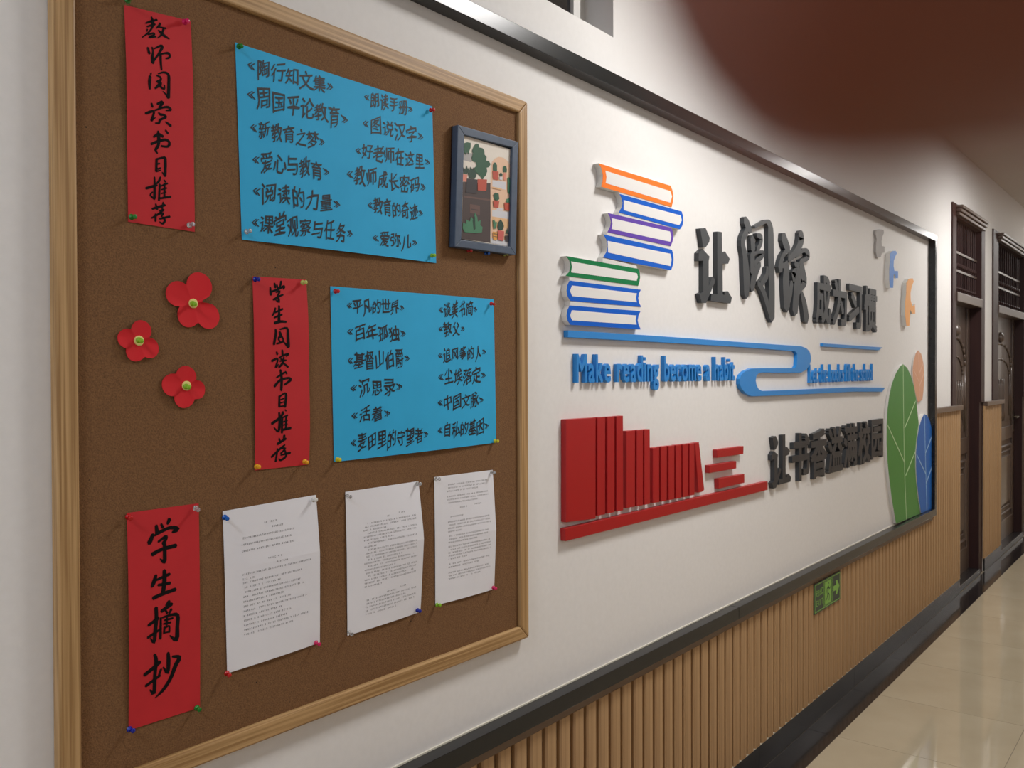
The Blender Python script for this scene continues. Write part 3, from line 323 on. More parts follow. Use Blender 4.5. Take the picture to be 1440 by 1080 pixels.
def brush_solid(mb, strokes, yb, yf):
    for q, st in enumerate(strokes):
        L, Rr, c0, c1 = stroke_outline(st, 4, k=1.18)
        yq = yf + .00012 * (q % 5)
        n = len(mb.v); k = len(L)
        ring = [c0] + L + [c1] + Rr[::-1]
        m = len(ring)
        mb.v += [(x, yq, z) for x, z in ring] + [(x, yb, z) for x, z in ring]
        for off in (0, m):
            mb.f.append((n + off, n + off + 1, n + off + m - 1)); mb.m.append(0)
            for i in range(1, k):
                mb.f.append((n + off + i, n + off + i + 1, n + off + m - i - 1, n + off + m - i)); mb.m.append(0)
            mb.f.append((n + off + k, n + off + k + 1, n + off + k + 2)); mb.m.append(0)
        for i in range(m):
            j = (i + 1) % m
            mb.f.append((n + i, n + j, n + m + j, n + m + i)); mb.m.append(0)
def fix_normals(o):
    bm = bmesh.new(); bm.from_mesh(o.data); bmesh.ops.recalc_face_normals(bm, faces=bm.faces); bm.to_mesh(o.data); bm.free()

# ================================================================== SETTING
def cells(mb, xs, zs, holes, y0, y1):
    for i in range(len(xs) - 1):
        for j in range(len(zs) - 1):
            cx, cz = (xs[i] + xs[i + 1]) / 2, (zs[j] + zs[j + 1]) / 2
            if any(a < cx < b and c < cz < d for a, b, c, d in holes): continue
            mb.box(xs[i], xs[i + 1], y0, y1, zs[j], zs[j + 1])
WIN = (0.98, 2.235, 1.0, 1.46)
D1 = (6.60, 7.70, FLOOR_Z, 1.175)
D2 = (8.05, 9.70, FLOOR_Z, 1.175)
def weld(o):
    bm = bmesh.new(); bm.from_mesh(o.data)
    bmesh.ops.remove_doubles(bm, verts=bm.verts, dist=1e-5)
    seen = {}
    for f in bm.faces:
        seen.setdefault(tuple(sorted(v.index for v in f.verts)), []).append(f)
    dele = [f for l in seen.values() if len(l) > 1 for f in l]
    bmesh.ops.delete(bm, geom=dele, context='FACES_ONLY')
    bmesh.ops.recalc_face_normals(bm, faces=bm.faces)
    bm.to_mesh(o.data); bm.free()
mb = MB()
cells(mb, [X_NEAR, WIN[0], WIN[1], D1[0], D1[1], D2[0], D2[1], X_FAR], [FLOOR_Z - .02, WIN[2], 1.175, WIN[3], CEIL_Z + .02], [WIN, D1, D2], 0, .24)
o = mb.build('wall_left', M_wall); weld(o); tag(o, kind='structure')
mb = MB(); mb.box(X_NEAR, X_FAR, BACK_Y - .2, BACK_Y, FLOOR_Z - .02, CEIL_Z + .02); tag(mb.build('wall_right', M_wall), kind='structure')
mb = MB(); mb.box(X_FAR, X_FAR + .2, BACK_Y - .2, .24, FLOOR_Z - .02, CEIL_Z + .02); tag(mb.build('wall_end', M_wall), kind='structure')

# floor: sub-base with loose tiles on it
fl = thing('floor', (5, -1.2, FLOOR_Z - .03), kind='structure')
MB().box(X_NEAR, X_FAR, BACK_Y, .24, FLOOR_Z - .05, FLOOR_Z - .0012).build('screed', M_grout, fl)
TX, X0T = .62, 4.437
def slab(name, w, d, m, y):
    b = MB(); g = .0012
    b.box(-w / 2 + g, w / 2 - g, -d / 2 + g, d / 2 - g, -.008, 0)
    return b.mesh(name, m)
tm = slab('tile', TX, .62, M_tile, 0); dm = slab('border_tile', TX, .13, M_dtile, 0); tm3 = slab('tile', TX, .62, M_tile, 0)
k0 = int((X_NEAR - X0T) / TX) - 1; k1 = int((X_FAR - X0T) / TX) + 1
for k in range(k0, k1):
    cx = X0T + (k + .5) * TX
    if not (X_NEAR + .3 < cx < 20): continue
    for (me, cy, nm) in ((dm, -.078, 'border_tile'), (tm, -.143 - .31, 'tile'), (tm, -.143 - .93, 'tile'), (tm, -.143 - 1.55, 'tile'), (dm, BACK_Y + .078, 'border_tile')):
        t = bpy.data.objects.new(nm, me); link(t, fl, (cx, cy, FLOOR_Z))
        t.rotation_euler.z = math.pi * (k % 2) if nm == 'tile' else 0
        t.rotation_euler.x = random.uniform(-.0005, .0005)
# the long strip between the last full tile row and the far border, and the far end of the corridor
MB().box(X_NEAR, X_FAR, BACK_Y + .143, -.143 - 1.86, FLOOR_Z - .006, FLOOR_Z - .0003).build('filler_tile', M_tile, fl)

# ceiling panels, one cross row every 0.6 m
ce = thing('ceiling', (5, -1.2, CEIL_Z + .03), kind='structure')
MB().box(X_NEAR, X_FAR, BACK_Y - .02, .1, CEIL_Z + .012, CEIL_Z + .04).build('ceiling_slab', M_slatback, ce)
cw = -BACK_Y / 4
b = MB(); b.box(-.3 + .002, .3 - .002, -cw / 2 + .002, cw / 2 - .002, 0, .01); pm = b.mesh('ceiling_panel', M_ceil)
for k in range(int((X_FAR - X_NEAR) / .6)):
    cx = X_NEAR + .2 + k * .6
    if cx > 20: break
    for j in range(4):
        t = bpy.data.objects.new('ceiling_panel', pm); link(t, ce, (cx, -cw * (j + .5), CEIL_Z))

# window high in the wall
w = thing('window_1', (1.6, .1, WIN[2]), kind='structure')
yf = .10
fr = MB()
fr.box(WIN[0], WIN[1], yf, yf + .05, WIN[2], WIN[2] + .03)
fr.box(WIN[0], WIN[1], yf, yf + .05, WIN[3] - .03, WIN[3])
for x in (WIN[0], 1.19, 1.6, WIN[1] - .03): fr.box(x, x + .03, yf, yf + .05, WIN[2] + .03, WIN[3] - .03)
fr.build('window_frame', M_alu, w, bevel=.002)
sf = MB(); sf.box(1.70, 1.735, yf - .03, yf, WIN[2] + .004, WIN[3] - .02); sf.box(2.13, 2.165, yf - .03, yf, WIN[2] + .004, WIN[3] - .02)
sf.box(1.735, 2.13, yf - .03, yf, WIN[2] + .004, WIN[2] + .03); sf.box(1.735, 2.13, yf - .03, yf, WIN[3] - .05, WIN[3] - .02)
sf.build('sliding_sash', M_alu, w, bevel=.002)
MB().box(WIN[0] + .03, 1.6, yf + .02, yf + .026, WIN[2] + .03, WIN[3] - .03).build('pane', M_glass, w)
MB().box(1.735, 2.13, yf - .018, yf - .012, WIN[2] + .03, WIN[3] - .05).build('pane', M_glass, w)
MB().box(1.63, WIN[1] - .03, yf + .02, yf + .026, WIN[2] + .03, WIN[3] - .03).build('pane', M_glass, w)
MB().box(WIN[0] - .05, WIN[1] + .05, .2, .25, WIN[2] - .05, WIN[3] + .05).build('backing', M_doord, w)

# skirting, sealant
def structure(name, mb, m, **k):
    return tag(mb.build(name, m, **k), kind='structure')
for x0, x1, nm in ((X_NEAR, 6.84, 'baseboard_left'), (7.72, 8.42, 'baseboard_left'), (9.72, X_FAR, 'baseboard_left')):
    t = thing(nm, ((x0 + x1) / 2, -.006, FLOOR_Z), kind='structure')
    n = max(1, round((x1 - x0) / 1.2)); s_ = (x1 - x0) / n
    for i in range(n):
        MB().box(x0 + i * s_ + .0008, x0 + (i + 1) * s_ - .0008, -.013, 0, FLOOR_Z, FLOOR_Z + .104).build('skirting_stone', M_base, t, bevel=.001)
    MB().box(x0, x1, -.015, 0, FLOOR_Z + .104, FLOOR_Z + .1075).build('sealant', M_seal, t)
structure('baseboard_right', MB().box(X_NEAR, X_FAR, BACK_Y, BACK_Y + .013, FLOOR_Z, FLOOR_Z + .104), M_base)
structure('trim_7', MB().box(X_NEAR, X_FAR, BACK_Y, BACK_Y + .02, FLOOR_Z + .104, -.24), M_slat)

# charcoal moulding around the display panel
XR = 6.022
def trim(name, mb): return structure(name, mb, M_black, bevel=.0015)
trim('trim_1', MB().box(-1.5, 3.415, -.042, 0, .829, .869))
trim('trim_2', MB().box(3.417, XR, -.042, 0, .829, .869))
trim('trim_3', MB().box(5.978, XR, -.0415, 0, -.861, .829))
b = MB(); b.box(-1.5, 3.03, -.042, 0, -.905, -.861); trim('trim_4', b)
trim('trim_5', MB().box(3.032, XR, -.042, 0, -.905, -.861))
structure('trim_6', MB().box(-1.5, 5.978, -.004, 0, -.8612, -.857), M_seal)

# slatted wainscot panels: backing, top rail and every slat
sw = .049
def slat_mesh(h):
    b = MB()
    p = [(-sw / 2, 0), (-sw / 2, .010), (-sw / 2 + .005, .0145), (sw / 2 - .005, .0145), (sw / 2, .010), (sw / 2, 0)]
    n = len(p); b.v = [(x, -y, 0) for x, y in p] + [(x, -y, h) for x, y in p]
    b.f = [tuple(range(n))[::-1], tuple(range(n, 2 * n))] + [(i, (i + 1) % n, n + (i + 1) % n, n + i) for i in range(n)]
    b.m = [0] * len(b.f)
    return b.mesh('slat', M_slat)
ZB = FLOOR_Z + .1075
def wainscot(x0, x1, ztop, rail, cap=False, yo=0.0):
    t = thing('slatted_wainscot', ((x0 + x1) / 2, -.002, ZB), kind='structure')
    MB().box(x0, x1, -.0035 - yo, 0, ZB, ztop).build('backing_board', M_slatback, t)
    if rail: MB().box(x0, x1, -.017, 0, ztop - rail, ztop).build('top_rail', M_rail, t)
    if cap: MB().box(x0 - .005, x1 + .02, -.036 - yo, 0, ztop, ztop + .034).build('cap_rail', M_cap, t, bevel=.003)
    me = slat_mesh(ztop - rail - ZB)
    k = math.floor((x0 - 1.6628) / .0654) - 1
    while True:
        cx = 1.6628 + k * .0654 + .0327
        if cx > x1: break
        if cx >= x0:
            s = bpy.data.objects.new('slat', me); link(s, t, (cx, -.0035 - yo + random.uniform(-.0006, .0006), ZB))
        k += 1
wainscot(-1.5, 6.03, -.905, .034)
wainscot(6.03, 6.80, -.262, 0, True)
wainscot(7.70, 8.40, -.262, 0, True)
wainscot(9.70, 13.0, -.262, 0, True)

# ------------------------------------------------------------------ doors
def arch(mb, cx, z0, w_, zs, zt, y, r):
    """pointed arch moulding: two legs and a pointed head"""
    pts = [(cx - w_, y, z0), (cx - w_, y, zs)]
    for i in range(1, 7):
        t = i / 6; pts.append((cx - w_ * math.cos(t * math.pi / 2) ** .8, y, zs + (zt - zs) * math.sin(t * math.pi / 2) ** 1.2))
    mb.tube(pts, r, 6)
    mb.tube([(2 * cx - p[0], p[1], p[2]) for p in pts], r, 6)
def door(name, x0, x1, flip):
    t = thing(name, ((x0 + x1) / 2, .05, FLOOR_Z), kind='structure')
    zt = 1.175
    i0, i1 = x0 + (.11 if not flip else .21), x1 - .13
    for a, c in ((x0, i0), (i1, x1)):
        m = MB(); m.box(a, c, -.012, .2, -.23, zt); m.box(a, c, .001, .2, FLOOR_Z, -.23); m.build('door_jamb', M_door, t)
    m = MB(); m.box(i0, i1, -.012, .2, 1.09, zt); m.build('door_head', M_door, t)
    m = MB()
    for q, (za, zb, d) in enumerate(((1.145, 1.165, .045), (1.12, 1.14, .035), (1.095, 1.115, .024))): m.box(i0 - .02, i1 + .03, -.012 - d, -.012, za, zb)
    m.build('cornice', M_leafd, t, bevel=.004)
    MB().box(i0, i1, -.02, .12, .50, .565).build('transom_bar', M_leafd, t, bevel=.004)
    MB().box(i0, i1, .10, .11, .565, 1.09).build('transom_glass', M_glass, t)
    for z in (.73, .86): MB().box(i0, i1, .02, .04, z - .008, z + .008).build('grille_rail', M_metal if False else M_leafd, t)
    n = 13
    gb = MB(); gb.lathe((0, 0, 0), (0, 0, 1), [(0, .006), (.525, .006)], 8)
    # turned bead half way up each grille bar
    gb.lathe((0, 0, .19), (0, 0, 1), [(0, .006), (.012, .013), (.024, .013), (.036, .006)], 8)
    gb.lathe((0, 0, .03), (0, 0, 1), [(0, .006), (.012, .012), (.024, .006)], 8)
    gm = gb.mesh('grille_bar', M_door)
    for k in range(n):
        s = bpy.data.objects.new('grille_bar', gm); link(s, t, (i0 + (k + .5) * (i1 - i0) / n, .03, .565))
    yl = .085
    leaf = MB().box(i0, i1, yl, yl + .045, FLOOR_Z + .04, .50).build('door_leaf', M_leafd, t)
    cx, hw = (i0 + i1) / 2, (i1 - i0) / 2
    st = MB(); st.box(i0, i0 + .07, yl - .014, yl, FLOOR_Z + .04, .50); st.box(i1 - .07, i1, yl - .014, yl, FLOOR_Z + .04, .50)
    st.box(i0 + .07, i1 - .07, yl - .014, yl, FLOOR_Z + .04, FLOOR_Z + .22); st.box(i0 + .07, i1 - .07, yl - .014, yl, -.62, -.50)
    st.build('stile', M_leafd, leaf, bevel=.003)
    a = MB(); arch(a, cx, -.45, hw - .12, .05, .26, yl - .004, .011); arch(a, cx, -.40, hw - .2, -.02, .12, yl - .004, .008)
    a.lathe((cx, yl - .006, .27), (0, 0, 1), [(0, .012), (.02, .03), (.05, .034), (.08, .02), (.095, .004)], 10)
    a.build('arch_moulding', M_leafd, leaf, smooth=True)
    pn = MB()
    for d, q in ((0, .012), (.05, .008)):
        xa, xb, za, zb = i0 + .11 + d, i1 - .11 - d, FLOOR_Z + .28 + d, -.68 - d
        pn.tube([(xa, yl - .004, za), (xb, yl - .004, za), (xb, yl - .004, zb), (xa, yl - .004, zb), (xa, yl - .004, za)], q, 6)
    pn.box(i0 + .2, i1 - .2, yl - .018, yl, FLOOR_Z + .37, -.77)
    pn.build('lower_panel', M_leafd, leaf, bevel=.002)
    # turned spindles in the middle of the leaf
    sp = MB()
    for k in range(5):
        x = cx + (k - 2) * .075
        sp.lathe((x, yl - .006, -.44), (0, 0, 1), [(0, .01), (.05, .016), (.1, .008), (.3, .012), (.38, .006)], 8)
    sp.build('spindle_relief', M_leafd, leaf, smooth=True)
    hx = i0 + .045 if not flip else i1 - .045; sg = 1 if not flip else -1
    h = MB(); h.box(hx - .02, hx + .02, yl - .022, yl - .014, -.56, -.36); h.lathe((hx, yl - .02, -.42), (0, -1, 0), [(0, .01), (.045, .009)], 10)
    h.tube([(hx, yl - .06, -.42), (hx + sg * .11, yl - .06, -.425)], .008, 8)
    h.build('door_handle', mat('dull_brass', (120, 110, 96), .3, metal=1), leaf)
    MB().box(i0, i1, -.01, .2, FLOOR_Z, FLOOR_Z + .045).build('threshold', M_base, t, bevel=.004)
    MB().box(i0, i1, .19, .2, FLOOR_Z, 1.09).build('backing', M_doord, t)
door('door_1', D1[0], D1[1], False)
door('door_2', D2[0], D2[1], True)

# ------------------------------------------------------------------ ceiling lamps
M_diff = emit('lamp_diffuser', (255, 244, 228), 5)
for k, x in enumerate(LAMP_X):
    place = ['nearest the camera end', 'above the book stack relief', 'above the first door', 'past the second door', 'fourth beyond the cork board', 'fifth beyond the cork board', 'at the far end'][k]
    t = thing('ceiling_lamp', (x, LAMP_Y, CEIL_Z), 'square recessed ceiling lamp with louvre ' + place, 'ceiling lamp', 'ceiling lamps along the corridor')
    f = MB(); z0, z1 = CEIL_Z - .012, CEIL_Z + .002
    for a in ((-.3, -.27, -.3, .3), (.27, .3, -.3, .3), (-.27, .27, -.3, -.27), (-.27, .27, .27, .3)): f.box(x + a[0], x + a[1], LAMP_Y + a[2], LAMP_Y + a[3], z0, z1)
    f.build('lamp_frame', M_alu, t)
    MB().box(x - .27, x + .27, LAMP_Y - .27, LAMP_Y + .27, CEIL_Z - .002, CEIL_Z + .001).build('diffuser', M_diff, t)
    g = MB()
    for q in (-.09, .09): g.box(x + q - .004, x + q + .004, LAMP_Y - .27, LAMP_Y + .27, z0, z1 - .006); g.box(x - .27, x + .27, LAMP_Y + q - .004, LAMP_Y + q + .004, z0, z1 - .006)
    g.build('louvre', M_alu, t)
    la = bpy.data.lights.new('lamp_light', 'AREA'); la.shape = 'SQUARE'; la.size = .54; la.energy = LAMP_POWER * (LAMP_NEAR if k == 0 else 1); la.color = LAMP_COLOR if k else (.86, .92, 1); la.spread = LAMP_SPREAD
    lo = bpy.data.objects.new('lamp_light', la); link(lo, t, (x, LAMP_Y, CEIL_Z - .014))

# ================================================================== CORK BOARD
BX0, BX1, BZ0, BZ1, RW = .608, 1.787, -.680, .697, .035
YC = -.012
t = thing('cork_board', ((BX0 + BX1) / 2, 0, BZ0), 'large cork notice board in a pine frame holding red, blue and white papers', 'notice board')
MB().box(BX0 + .02, BX1 - .02, YC, -.001, BZ0 + .02, BZ1 - .02).build('cork_panel', M_cork, t)
def rail(poly, m, nm='frame_rail'): MB().prism(poly, -.001, -.022).build(nm, m, t, bevel=.004)
rail([(BX0, BZ0), (BX0 + RW, BZ0 + RW), (BX0 + RW, BZ1 - RW), (BX0, BZ1)], M_pinev)
rail([(BX1, BZ0), (BX1 - RW, BZ0 + RW), (BX1 - RW, BZ1 - RW), (BX1, BZ1)], M_pinev)
rail([(BX0, BZ0), (BX1, BZ0), (BX1 - RW, BZ0 + RW), (BX0 + RW, BZ0 + RW)], M_pineh)
rail([(BX0, BZ1), (BX1, BZ1), (BX1 - RW, BZ1 - RW), (BX0 + RW, BZ1 - RW)], M_pineh)
hl = MB()
for k in range(46):
    x, z, r = random.uniform(BX0 + .05, BX1 - .05), random.uniform(BZ0 + .05, BZ1 - .05), random.choice((.0007, .0009, .0016))
    hl.flat([(x + r * math.cos(a), z + r * math.sin(a)) for a in (0, 1.2, 2.4, 3.7, 5)], YC - .0002)
tag(hl.build('pin_holes', M_hole, t), kind='stuff')

# ---- sheets of paper, gently bowed off the cork
class Sheet:
    def __init__(s, c, bow):
        s.c = c; s.bow = bow
    def pt(s, u, v):
        (a, b, c, d) = s.c
        return ((1 - v) * ((1 - u) * a[0] + u * b[0]) + v * ((1 - u) * d[0] + u * c[0]), (1 - v) * ((1 - u) * a[1] + u * b[1]) + v * ((1 - u) * d[1] + u * c[1]))
    def y(s, x, z):
        a, b, c, d = s.c
        u = .5; v = .5
        for _ in range(2):
            xl = a[0] + (d[0] - a[0]) * v; xr = b[0] + (c[0] - b[0]) * v; u = (x - xl) / (xr - xl)
            zt = a[1] + (b[1] - a[1]) * u; zb = d[1] + (c[1] - d[1]) * u; v = (zt - z) / (zt - zb)
        u = min(max(u, 0), 1); v = min(max(v, 0), 1)
        return -.0135 - s.bow(u, v)
    def build(s, name, m, label, cat, group=None, nu=14, nv=16):
        b = MB(); t_ = .0004
        grid = [[s.pt(i / nu, j / nv) for i in range(nu + 1)] for j in range(nv + 1)]
        for off in (0, t_):
            for row in grid: b.v += [(x, s.y(x, z) + (t_ if off else 0), z) for x, z in row]
        N = (nu + 1) * (nv + 1)
        idx = lambda i, j: j * (nu + 1) + i
        for j in range(nv):
            for i in range(nu):
                b.f.append((idx(i, j), idx(i, j + 1), idx(i + 1, j + 1), idx(i + 1, j)))
                b.f.append(tuple(N + k for k in (idx(i, j), idx(i + 1, j), idx(i + 1, j + 1), idx(i, j + 1))))
        edge = [idx(i, 0) for i in range(nu + 1)] + [idx(nu, j) for j in range(1, nv + 1)] + [idx(i, nv) for i in range(nu - 1, -1, -1)] + [idx(0, j) for j in range(nv - 1, 0, -1)]
        for p, q in zip(edge, edge[1:] + edge[:1]): b.f.append((p, q, N + q, N + p))
        b.m = [0] * len(b.f)
        e = thing(name, (s.c[3][0], -.0135, s.c[3][1]), label, cat, group)
        b.build('paper', m, e, smooth=False)
        return e
sin, pi = math.sin, math.pi
def bow_soft(a, low=0.0):
    return lambda u, v: a * sin(pi * u) ** 1 * sin(pi * v) + low * sin(pi * u) * v * v
def bow_right(a, vp):
    def f(u, v):
        tri = v / vp if v < vp else (1 - v) / (1 - vp)
        return a * (max(tri, 0) ** .9) * (.12 + .88 * u ** 1.3) + .003 * sin(pi * u) * v
    return f
SH = {}
SH['blue_upper'] = Sheet(SHEETS['blue_upper'], bow_soft(.003, .007))
SH['blue_lower'] = Sheet(SHEETS['blue_lower'], bow_soft(.003, .006))
SH['red_teacher'] = Sheet(SHEETS['red_teacher'], lambda u, v: .003 * sin(pi * v) * (1 + .5 * sin(7 * v)))
SH['red_student'] = Sheet(SHEETS['red_student'], lambda u, v: .006 * sin(pi * v) * (.5 + .5 * u) * (1 + .3 * sin(9 * v)))
SH['red_excerpt'] = Sheet(SHEETS['red_excerpt'], lambda u, v: .004 * sin(pi * v) * (1 - .5 * u))
SH['white_1'] = Sheet(SHEETS['white_1'], bow_right(.008, .38))
SH['white_2'] = Sheet(SHEETS['white_2'], bow_right(.015, .42))
SH['white_3'] = Sheet(SHEETS['white_3'], bow_right(.009, .5))
e_bu = SH['blue_upper'].build('blue_poster', M_blue, 'upper sky blue sheet with a hand-lettered list of twelve teacher book titles', 'poster')
e_bl = SH['blue_lower'].build('blue_poster', M_blue, 'lower sky blue sheet with a hand-lettered list of novels, above the two right white pages', 'poster')
e_rt = SH['red_teacher'].build('red_banner', M_red, 'top red paper strip with eight brush characters left of the upper blue sheet', 'banner', nu=4)
e_rs = SH['red_student'].build('red_banner', M_red, 'middle red paper strip with eight brush characters left of the lower blue sheet', 'banner', nu=4)
e_re = SH['red_excerpt'].build('red_banner', M_red, 'bottom red paper strip with four large brush characters beside the first white page', 'banner', nu=4)
e_w = [SH['white_%d' % i].build('printed_page', M_white, l, 'paper') for i, l in ((1, 'leftmost white printed page, with two short titled passages, blue pin at its upper corner'),
       (2, 'middle white printed page, densely typed and bulging at its right edge'), (3, 'rightmost white printed page, with a green pin at its lower left corner'))]
def ink(parent, strokes, sh, kw=1.7):
    b = MB(); brush_flat(b, strokes, lambda x, z: sh.y(x, z) - .0004, kw)
    b.build('brush_lettering', M_ink, parent)
ink(e_rt, INK_TEACHER, SH['red_teacher']); ink(e_rs, INK_STUDENT, SH['red_student']); ink(e_re, INK_EXCERPT, SH['red_excerpt'], 1.5)
def hand_line(b, spec, sh):
    txt, x0, z0, x1, z1, h = spec
    wts = [.62 if c in '《》' else 1 for c in txt]; tot = sum(wts); p = 0
    for c, wt in zip(txt, wts):
        a, q = p / tot, (p + wt) / tot; p += wt
        cx0, cx1 = x0 + (x1 - x0) * a, x0 + (x1 - x0) * q; cz = z0 + (z1 - z0) * (a + q) / 2
        vs, fs = glyph(c, 0)
        w_ = cx1 - cx0
        if c in '《》':
            bb = bbox(vs); hh = h * .36; ww = w_ * .8; sh_ = .0
        else:
            bb = EMB; hh = h * random.uniform(.86, 1.12); ww = w_ * random.uniform(.74, .92); sh_ = random.uniform(.1, .3)
            cz += h * random.uniform(-.05, .05)
        r1, r2, r3 = random.uniform(0, 6), random.uniform(0, 6), random.uniform(-.06, .06)
        out = []
        for v in vs:
            s = (v[0] - bb[0]) / (bb[1] - bb[0]) - .5; t_ = (v[1] - bb[2]) / (bb[3] - bb[2]) - .5
            s2 = s * (1 + .18 * t_ * sin(r1)) + r3 * t_ + .035 * sin(5 * t_ + r1)
            t2 = t_ * (1 + .28 * s * sin(r2)) + sh_ * s + .04 * sin(5 * s + r2)
            x = (cx0 + cx1) / 2 + s2 * ww; z = cz + t2 * hh
            out.append((x, sh.y(x, z) - .0005, z))
        b.add(out, fs)
        for dx_, dz_ in ((.0007, .0003), (-.0002, -.0008)): b.add([(x + dx_, y - .00003, z + dz_) for x, y, z in out], fs)
for par, L, sh in ((e_bu, LINES_UPPER, SH['blue_upper']), (e_bl, LINES_LOWER, SH['blue_lower'])):
    for spec in L:
        b = MB(); hand_line(b, spec, sh); b.build('title_lettering', M_mark, par)
# small type: rows of tiny print marks, too small to read
def type_row(b, sh, v, u0, u1, gaps=.12, h=.0029):
    u = u0
    while u < u1:
        if random.random() < gaps: u += .016; continue
        x, z = sh.pt(u, v)
        for k in range(3):
            zz = z + h * (.5 - k * .42) + random.uniform(-.0002, .0002); a = x + random.uniform(0, .0007); w_ = h * random.uniform(.55, .9)
            if random.random() < .85: b.quad(*[(px, sh.y(px, pz) - .0004, pz) for px, pz in ((a, zz), (a, zz - .00038), (a + w_, zz - .00038), (a + w_, zz))])
        a = x + random.uniform(.0004, .002)
        b.quad(*[(px, sh.y(px, pz) - .0004, pz) for px, pz in ((a, z + h * .5), (a, z - h * .5), (a + .0004, z - h * .5), (a + .0004, z + h * .5))])
        u += .0175
def page(par, sh, rows):
    b = MB()
    for r in rows: type_row(b, sh, *r)
    tag(b.build('small_type', M_print, par), kind='stuff')
r1 = [(.115, .41, .53), (.15, .49, .60), (.19, .17, .72), (.23, .17, .68), (.27, .17, .72), (.345, .43, .57), (.38, .52, .64), (.415, .17, .89), (.445, .17, .29)]
r1 += [(.468 + .0295 * k, .17, e) for k, e in enumerate((.78, .56, .76, .8, .58, .66, .84, .58, .66, .62, .86, .7))]
page(e_w[0], SH['white_1'], r1)
r2 = [(.215, .52, .54), (.205, .68, .76)]
r2 += [(.245 + .0235 * k, .26 if k in (0, 3, 6, 8, 11, 13, 16) else .21, e) for k, e in enumerate((.9, .9, .5, .9, .9, .6, .9, .36, .9, .9, .9, .7, .86, .9, .6, .9, .9, .86, .9, .42))]
r2 += [(.765, .5, .62), (.752, .68, .76)] + [(.79 + .0245 * k, .22, e) for k, e in enumerate((.9, .76, .9, .88, .62))]
page(e_w[1], SH['white_2'], r2)
r3 = [(.075 + .026 * k, .2, e) for k, e in enumerate((.88, .86, .7))] + [(.17 + .026 * k, .2, e) for k, e in enumerate((.88, .88, .7))] + [(.27, .4, .52), (.262, .64, .76), (.335, .24, .44)]
r3 += [(.375 + .026 * k, .2, e) for k, e in enumerate((.88, .9, .9, .42))] + [(.49 + .025 * k, .2, e) for k, e in enumerate((.86, .88, .66))] + [(.575 + .0245 * k, .2, e) for k, e in enumerate((.88, .9, .9, .9, .5))]
r3 += [(.715 + .025 * k, .2, e) for k, e in enumerate((.88, .7))] + [(.785 + .0245 * k, .2, e) for k, e in enumerate((.88, .9, .72))]
r3 = [(v * .98, a, c) for v, a, c in r3]
page(e_w[2], SH['white_3'], r3)

# ---- red felt flowers
names = ('largest red felt flower with four rounded petals, top of the three', 'small red felt flower at the left of the three', 'small red felt flower at the bottom of the three')
for (c, pets), lb in zip(FLOWERS, names):
    e = thing('felt_flower', (c[0], YC, c[1]), lb, 'flower', 'red flowers pinned on the cork')
    N = 72; ring = []
    for i in range(N):
        a = 2 * pi * i / N; dx, dz = math.cos(a), math.sin(a); best = .017
        for (px, pz, r) in pets:
            r *= 1.12
            ox, oz = px - c[0], pz - c[1]; pr = ox * dx + oz * dz; disc = r * r - (ox * ox + oz * oz - pr * pr)
            if disc > 0: best = max(best, pr + math.sqrt(disc))
        ring.append((dx * best, dz * best))
    b = MB()
    for y in (0, .0008):
        n = len(b.v); b.v.append((c[0], -.0135 + y, c[1]))
        for q in (.35, .7, 1):
            b.v += [(c[0] + x * q, -.0135 - .004 * q * q * (.4 + .6 * abs(sin(i * 2 * pi / N * 2 + .4))) + y, c[1] + z * q) for i, (x, z) in enumerate(ring)]
        for i in range(N):
            j = (i + 1) % N
            b.f.append((n, n + 1 + i, n + 1 + j))
            for q in (0, 1): b.f.append((n + 1 + q * N + i, n + 1 + (q + 1) * N + i, n + 1 + (q + 1) * N + j, n + 1 + q * N + j))
    b.m = [0] * len(b.f)
    b.build('petals', M_flower, e, smooth=True)
    b = MB(); b.lathe((c[0], -.0135, c[1]), (0, -1, 0), [(0, .0082), (.0025, .0082), (.0032, .006)], 16); b.build('flower_centre', M_fcent, e)

# ---- push pins
hd = MB(); hd.lathe((0, 0, 0), (0, -1, 0), [(.003, .001), (.0032, .0046), (.0048, .0050), (.0056, .0024), (.0115, .0020), (.0125, .0036), (.0150, .0040), (.0158, .0030)], 14)
nd = MB(); nd.lathe((0, 0, 0), (0, -1, 0), [(-.004, .0005), (.0045, .0006)], 6); ndm = nd.mesh('needle', M_metal)
hm = {k: hd.mesh('pin_head', m) for k, m in PINC.items()}
for m_ in hm.values(): m_.polygons.foreach_set('use_smooth', [True] * len(m_.polygons))
where = {'teacher': 'top red strip', 'bu': 'upper blue sheet', 'st': 'middle red strip', 'bl': 'lower blue sheet', 'ex': 'bottom red strip', 'w1': 'left white page', 'w2': 'middle white page', 'w3': 'right white page'}
corner = {'tl': 'upper left', 'tr': 'upper right', 'bl': 'lower left', 'br': 'lower right'}
cname = {'magenta': 'pink', 'clear': 'clear', 'darkblue': 'dark blue', 'paleyellow': 'pale yellow', 'amber': 'orange-yellow', 'lime': 'lime green'}
